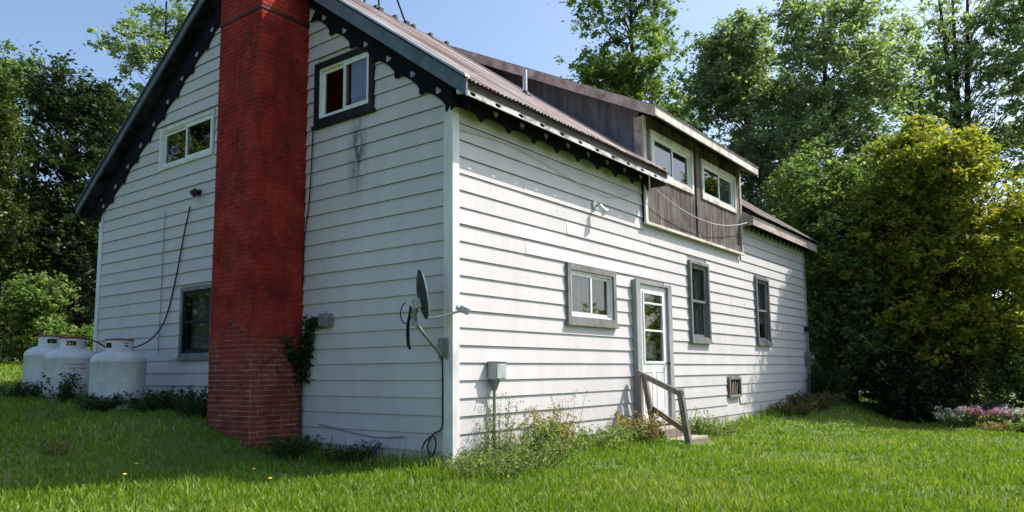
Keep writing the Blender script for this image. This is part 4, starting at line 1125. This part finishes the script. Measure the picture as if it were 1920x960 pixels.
T("broadleaf_tree", "dark tree filling the gap low behind the cedar", 0.5, 26.5, gz(0.5,26.5), [(0,0,1.8,2.4,1.6,1.8,70),(0.5,0,4.6,2.2,1.6,2.0,50)], 0.18, 0.19, 160, "dark", 18, 0.5, 0.8)
T("broadleaf_tree", "dark tree filling the gap low behind the leafy tree", 6.2, 26.0, gz(6.2,26), [(0,0,1.8,2.4,1.6,1.8,70),(-0.5,0,4.6,2.2,1.6,2.0,50)], 0.18, 0.19, 160, "dark", 19, 0.5, 0.8)
T("broadleaf_tree", "tree standing across the yard, mirrored in the left gable window", -10.0, 23.5, gz(-10,23.5), [(0,0,3.0,3.4,2.6,2.8,90),(0,0,8.0,3.2,2.4,3.0,80),(0,0,12.0,2.4,2.4,2.0,50)], 0.22, 0.24, 110, "mid", 20, 0.6, 0.8)
T("broadleaf_tree", "taller tree across the yard, mirrored in the black-framed gable window", -17.0, 11.5, gz(-17,11.5), [(0,0,4.0,2.6,2.6,2.6,60),(0,0,8.5,2.8,2.8,2.8,60)], 0.22, 0.24, 110, "dark", 21, 0.6, 0.8)

T("broadleaf_bush", "low dark bush at the maple foot left of the flowers", 15.2, -2.4, gz(15.2,-2.4), [(0,0,0.7,0.9,0.9,0.7,34),(0.3,0.5,1.2,0.7,0.7,0.6,18)], 0.04, 0.12, 120, "dark", 31, 0.28, 0.8, "bushes at the edge of the wood")
T("broadleaf_bush", "low green bush behind the boulder at the right edge", 16.2, -4.9, gz(16.2,-4.9), [(0,0,0.8,0.9,0.9,0.8,34),(0,0.4,1.5,0.7,0.7,0.6,18)], 0.04, 0.12, 120, "mid", 32, 0.28, 0.8, "bushes at the edge of the wood")

T("broadleaf_bush", "dark bush at the left picture edge behind the bright lawn", 0.2, 20.6, gz(0.2,20.6), [(0,0,0.9,1.4,0.9,0.9,44),(-0.3,0,2.0,1.2,0.9,0.8,26)], 0.05, 0.14, 130, "dark", 33, 0.32, 0.8, "trees around the house")

# far wood all round the yard: one leafy mass too distant to count
rng = np.random.default_rng(77); pts = []
for i in range(520):
    a = rng.uniform(0, 2*math.pi); rr = rng.uniform(75, 105); hgt = rng.uniform(5, 11); wdt = rng.uniform(2.5, 5)
    cxf, cyf = 7 + rr*math.cos(a), 4 + rr*math.sin(a)
    q = rng.normal(size=(150,3)); q /= np.linalg.norm(q, axis=1)[:,None]; q *= rng.uniform(0.55, 1.0, (150,1))
    pts.append(np.array([cxf, cyf, gz(cxf, cyf) + hgt*0.48]) + q*np.array([wdt, wdt, hgt*0.55]))
V, Q, Rn = leaves_np(np.concatenate(pts), 1.0, rng, 0.3, 0.7, np.clip(rng.normal(0.5, 0.25, 520*150), 0, 1))
tag(link_mesh("far_wood", mesh_np("far_wood", V, Q, None, Rn), LEAF["grey"]), "distant wood all round the yard", "wood", kind="stuff")

# grass: one mass of blades
rng = np.random.default_rng(42)
NB = 300000
d = np.exp(rng.uniform(math.log(2.2), math.log(30.0), NB)); th = _yaw + rng.uniform(-0.95, 0.95, NB)
px = CAM.x + d*np.cos(th); py = CAM.y + d*np.sin(th)
ok = ~((px > -0.03) & (px < L+0.02) & (py > -0.03) & (py < W+0.02))
ok &= ~((px > CX-0.02) & (px < 0.1) & (py > CY0-0.02) & (py < CY1+0.02))
ok &= ~((px > 4.4) & (px < 5.4) & (py > -1.14) & (py < 0))
for (tx, ty) in ((-1.05,5.77),(-1.12,7.2),(-1.06,8.2)): ok &= ((px-tx)**2+(py-ty)**2 > 0.33**2)
px, py, d = px[ok], py[ok], d[ok]; n = len(px)
cl = 0.5 + 0.5*np.sin(2.3*px+1.3*np.sin(1.9*py))*np.sin(2.0*py+1.1*np.sin(1.6*px)); cl2 = 0.5+0.5*np.sin(7.3*px+2*np.sin(5.1*py))*np.sin(6.1*py+1.7*np.sin(4.3*px))
wall = np.minimum(np.where((px > -0.2) & (px < L), np.abs(py), 9), np.where((py > -0.2) & (py < W), np.abs(px), 9))
h = (0.040 + 0.034*cl + 0.022*cl2)*rng.uniform(0.55, 1.35, n)*(1 + 1.2*np.exp(-(wall/0.45)**2))
tall = rng.random(n) < 0.02; h = np.where(tall, h*1.9, h)
wd = (0.0025 + 0.00065*d)*rng.uniform(0.7, 1.3, n)
az = rng.uniform(0, 2*math.pi, n); lean = rng.uniform(0.1, 0.75, n)*h; la = rng.uniform(0, 2*math.pi, n)
base = np.stack([px, py, g_np(px, py)-0.01], 1)
sv = np.stack([np.cos(az), np.sin(az), np.zeros(n)], 1)*wd[:,None]
lv = np.stack([np.cos(la)*lean, np.sin(la)*lean, h], 1)
mid = base + lv*np.array([0.32,0.32,0.6]); tip = base + lv
V = np.stack([base-sv, base+sv, mid+sv*0.75, mid-sv*0.75, tip], 1).reshape(-1,3)
i0 = np.arange(n)*5
Q = np.stack([i0, i0+1, i0+2, i0+3], 1); Tn = np.stack([i0+3, i0+2, i0+4], 1)
pat = 0.5+0.5*np.sin(0.9*px+1.7*np.sin(0.7*py+0.4))*np.sin(1.1*py+1.5*np.sin(0.8*px+2.0))
rv = np.clip(0.20 + 0.30*cl + 0.15*cl2 + 0.22*pat + rng.normal(0, 0.17, n), 0, 0.9)
rv = np.where(rng.random(n) < 0.025 + 0.22*np.clip(pat-0.66, 0, 1)/0.34 + 0.05*np.exp(-(wall/0.7)**2), 1.0, rv)
me = mesh_np("grass", V, Q, Tn, np.concatenate([rv, rv]))
tag(link_mesh("grass", me, LEAF["grass"]), "rough uncut green grass covering the yard", "grass", kind="stuff")

# weeds
def make_weed(label, x, y, h, r, stems, leaf, mat, seed, name="weed", cat="plant", group="weeds along the walls", z=None, flower=None):
    rng = np.random.default_rng(seed)
    zb = gz(x, y) - 0.03 if z is None else z
    root = thing(name, label, cat, (x, y, zb), group)
    g = Geo(); pts = []; fl = []
    for s in range(stems):
        a = rng.uniform(0, 2*math.pi); q = r*math.sqrt(rng.random())
        b = np.array([x + 0.45*q*math.cos(a), y + 0.45*q*math.sin(a), zb])
        hh = h*rng.uniform(0.55, 1.1)
        e = b + np.array([0.7*q*math.cos(a)+rng.normal()*0.03, 0.7*q*math.sin(a)+rng.normal()*0.03, hh])
        m = b*0.5+e*0.5 + np.array([0,0,0.08*hh])
        g.tube([tuple(b), tuple(m), tuple(e)], [0.004, 0.003, 0.0015], 4, False)
        nl = int(14 + 22*hh/0.5)
        t = rng.uniform(0.12, 1.0, nl)[:,None]
        c = (1-t)**2*b + 2*t*(1-t)*m + t*t*e
        pts.append(c + rng.normal(size=(nl,3))*np.array([0.035,0.035,0.02])*(0.6+hh))
        if flower is not None: fl.append(e + rng.normal(size=(16,3))*np.array([0.035,0.035,0.03]))
    g.build("stems", MAT["stem_green"], root, fix=False)
    o = np.array([x, y, zb])
    V, Q, R = leaves_np(np.concatenate(pts)-o, leaf, rng, 0.2, 0.38)
    link_mesh("leaves", mesh_np("leaves", V, Q, None, R), LEAF[mat], root)
    if flower is not None:
        V, Q, R = leaves_np(np.concatenate(fl)-o, 0.035, rng, 0.6, 0.9)
        link_mesh("blossoms", mesh_np("blossoms", V, Q, None, R), LEAF[flower], root)
    return root
Wd = make_weed
Wd("bushy pale green weed in front of the house corner", -0.15, -0.62, 0.30, 0.60, 80, 0.034, "weed", 101)
Wd("bushy pale green weed just right of the house corner", 0.55, -0.62, 0.36, 0.65, 90, 0.034, "weed", 102)
Wd("tall wispy weed climbing the pipe under the electrical box", 0.62, -0.22, 0.85, 0.20, 18, 0.035, "weed", 103)
Wd("broad-leaved green weed between the wispy weed and the dry one", 1.12, -0.42, 0.50, 0.26, 22, 0.06, "weed", 104)
Wd("dry straw-coloured weed against the sunny wall", 1.52, -0.35, 0.58, 0.34, 46, 0.05, "dry", 105)
Wd("thin seeding weed standing against the wall below the slider window", 2.05, -0.25, 0.80, 0.25, 9, 0.03, "dry", 106)
Wd("low green weeds below the slider window", 2.5, -0.40, 0.30, 0.42, 44, 0.05, "weed", 107)
Wd("dry weed at the left foot of the wooden steps", 3.75, -0.40, 0.45, 0.40, 56, 0.05, "dry", 108)
Wd("low mixed weed left of the steps", 3.2, -0.38, 0.28, 0.36, 36, 0.05, "weed", 109)
Wd("bright green weed at the right side of the steps", 5.75, -0.45, 0.46, 0.34, 40, 0.055, "weed", 110)
Wd("low green weed growing under the tall window", 6.9, -0.35, 0.28, 0.42, 40, 0.05, "weed", 111)
Wd("brown weed thicket at the far end of the side wall", 12.4, -0.55, 0.42, 0.70, 90, 0.06, "brown", 112)
Wd("brown weed clump under the far window", 10.9, -0.5, 0.32, 0.55, 60, 0.06, "brown", 113)
Wd("dark weed clump at the chimney foot towards the corner", -0.55, 2.25, 0.26, 0.36, 34, 0.05, "vine", 114)
Wd("dark weed at the foot of the gable below the dish", -0.35, 1.35, 0.28, 0.35, 40, 0.045, "vine", 115)
Wd("dark weed at the left foot of the chimney", -0.75, 4.15, 0.40, 0.36, 34, 0.055, "vine", 116)
Wd("dark weed against the gable under the lower window", -0.45, 5.2, 0.30, 0.36, 28, 0.055, "vine", 117)
Wd("dark leafy weed right of the propane tanks", -0.9, 5.05, 0.32, 0.34, 26, 0.055, "vine", 118)
Wd("dark weed standing in front of the right propane tank", -1.45, 5.45, 0.26, 0.30, 34, 0.05, "vine", 119)
Wd("tall dark weed in front of the lettered propane tank", -1.45, 6.55, 0.48, 0.26, 18, 0.06, "vine", 120)
Wd("dark weed at the left side of the propane tanks", -1.60, 7.75, 0.26, 0.36, 26, 0.055, "vine", 121)
Wd("pale dry grass tuft in the shaded lawn left of the chimney", -2.9, 3.1, 0.24, 0.14, 12, 0.03, "dry", 122)
Wd("dark weed hugging the wall end under the meter box", 14.0, -0.5, 0.9, 0.5, 50, 0.08, "vine", 123)

# vine on the chimney edge and gable
vn = thing("climbing_vine", "dark leafy vine climbing between the chimney and the junction box", "plant", (-0.06, 2.55, 0.3))
vp_ = [(-0.06,2.68,0.2),(-0.07,2.66,0.8),(-0.07,2.64,1.3),(-0.08,2.56,1.6),(-0.09,2.45,1.75),(-0.09,2.32,1.76)]
Geo().tube(vp_, [0.014,0.012,0.012,0.010,0.008,0.005], 6).build("stem", MAT["bark"], vn, smooth=True)
Geo().tube([(-0.07,2.65,1.2),(-0.35,2.70,1.45),(-0.62,2.69,1.22)], 0.006, 5).build("stem", MAT["bark"], vn, smooth=True)
rng = np.random.default_rng(9); pts = []
for (a, b, cnt, sp) in (((-0.08,2.64,1.15),(-0.09,2.52,1.72),300,0.065),((-0.09,2.55,1.72),(-0.10,2.30,1.77),120,0.045),((-0.10,2.66,1.2),(-0.36,2.68,1.5),160,0.06),((-0.1,2.66,1.25),(-0.1,2.60,1.0),110,0.06)):
    t = rng.random((cnt,1)); pts.append(np.array(a)*(1-t)+np.array(b)*t + rng.normal(size=(cnt,3))*np.array([0.035,sp,sp]))
V, Q, R = leaves_np(np.concatenate(pts) - np.array([-0.06,2.55,0.3]), 0.065, rng, 0.2, 0.8)
link_mesh("leaves", mesh_np("leaves", V, Q, None, R), LEAF["vine"], vn)

# flower bed at the right
fb = [("white flowers beside the dark tree trunk, left end of the bed", 13.05,-3.35,"white"),("pink flowers next to the dark tree trunk",13.35,-3.68,"pink"),
      ("pink flowers in the middle of the bed",13.50,-3.95,"pink"),("pink flowers beside the white flowers",13.62,-4.20,"pink"),
      ("white flowers right of the pink ones",13.78,-4.48,"white"),("white flowers at the right edge of the picture",13.95,-4.80,"white")]
for i, (lb, x, y, c) in enumerate(fb):
    Wd(lb, x, y, 0.42, 0.26, 26, 0.06, "weed", 200+i, "flower_clump", "flowers", "flower bed beside the wood", None, c)
Wd("leafy green clump in front of the flower bed at the right edge", 12.9, -4.7, 0.30, 0.40, 44, 0.06, "weed", 210, group="weeds in front of the flower bed")
Wd("low dry weeds in front of the pink flowers", 12.8, -4.1, 0.22, 0.36, 40, 0.05, "dry", 211, group="weeds in front of the flower bed")
rk = bmesh.new(); bmesh.ops.create_icosphere(rk, subdivisions=3, radius=1.0)
r2 = random.Random(8)
for v in rk.verts:
    nz = 0.12*math.sin(3.1*v.co.x+1.3)*math.cos(2.7*v.co.y) + 0.06*math.sin(6*v.co.y+4*v.co.z)
    v.co = Vector((v.co.x*0.55, v.co.y*0.62, max(v.co.z, -0.25)*0.42))*(1+nz)
rme = bpy.data.meshes.new("boulder"); rk.to_mesh(rme); rk.free(); rme.polygons.foreach_set("use_smooth", [True]*len(rme.polygons))
tag(link_mesh("boulder", rme, MAT["dark_rock"], None, (14.6,-4.1,gz(14.6,-4.1)+0.12)), "dark rounded boulder behind the pink flowers", "rock")

# dandelions in the lawn
for i, (x, y, h) in enumerate(((-2.55, 2.1, 0.16), (-1.9, 1.0, 0.13), (-2.2, 0.3, 0.12), (-3.1, 1.2, 0.15))):
    zb = gz(x, y)
    dd = thing("dandelion", ("yellow dandelion in the shaded lawn left of the chimney", "yellow dandelion at the shadow edge before the chimney", "yellow dandelion in the sunny lawn before the gable", "yellow dandelion nearest the left picture edge")[i], "flower", (x, y, zb), "dandelions in the lawn")
    Geo().tube([(x,y,zb-0.02),(x+0.01,y,zb+h*0.6),(x+0.015,y+0.01,zb+h)], 0.003, 5).build("stem", MAT["stem_green"], dd)
    Geo().lathe([(0.004,-0.008),(0.016,0.0),(0.02,0.006),(0.012,0.012),(0.003,0.014)], (x+0.015,y+0.01,zb+h), 12).build("head", MAT["yellow_petal"], dd, smooth=True)
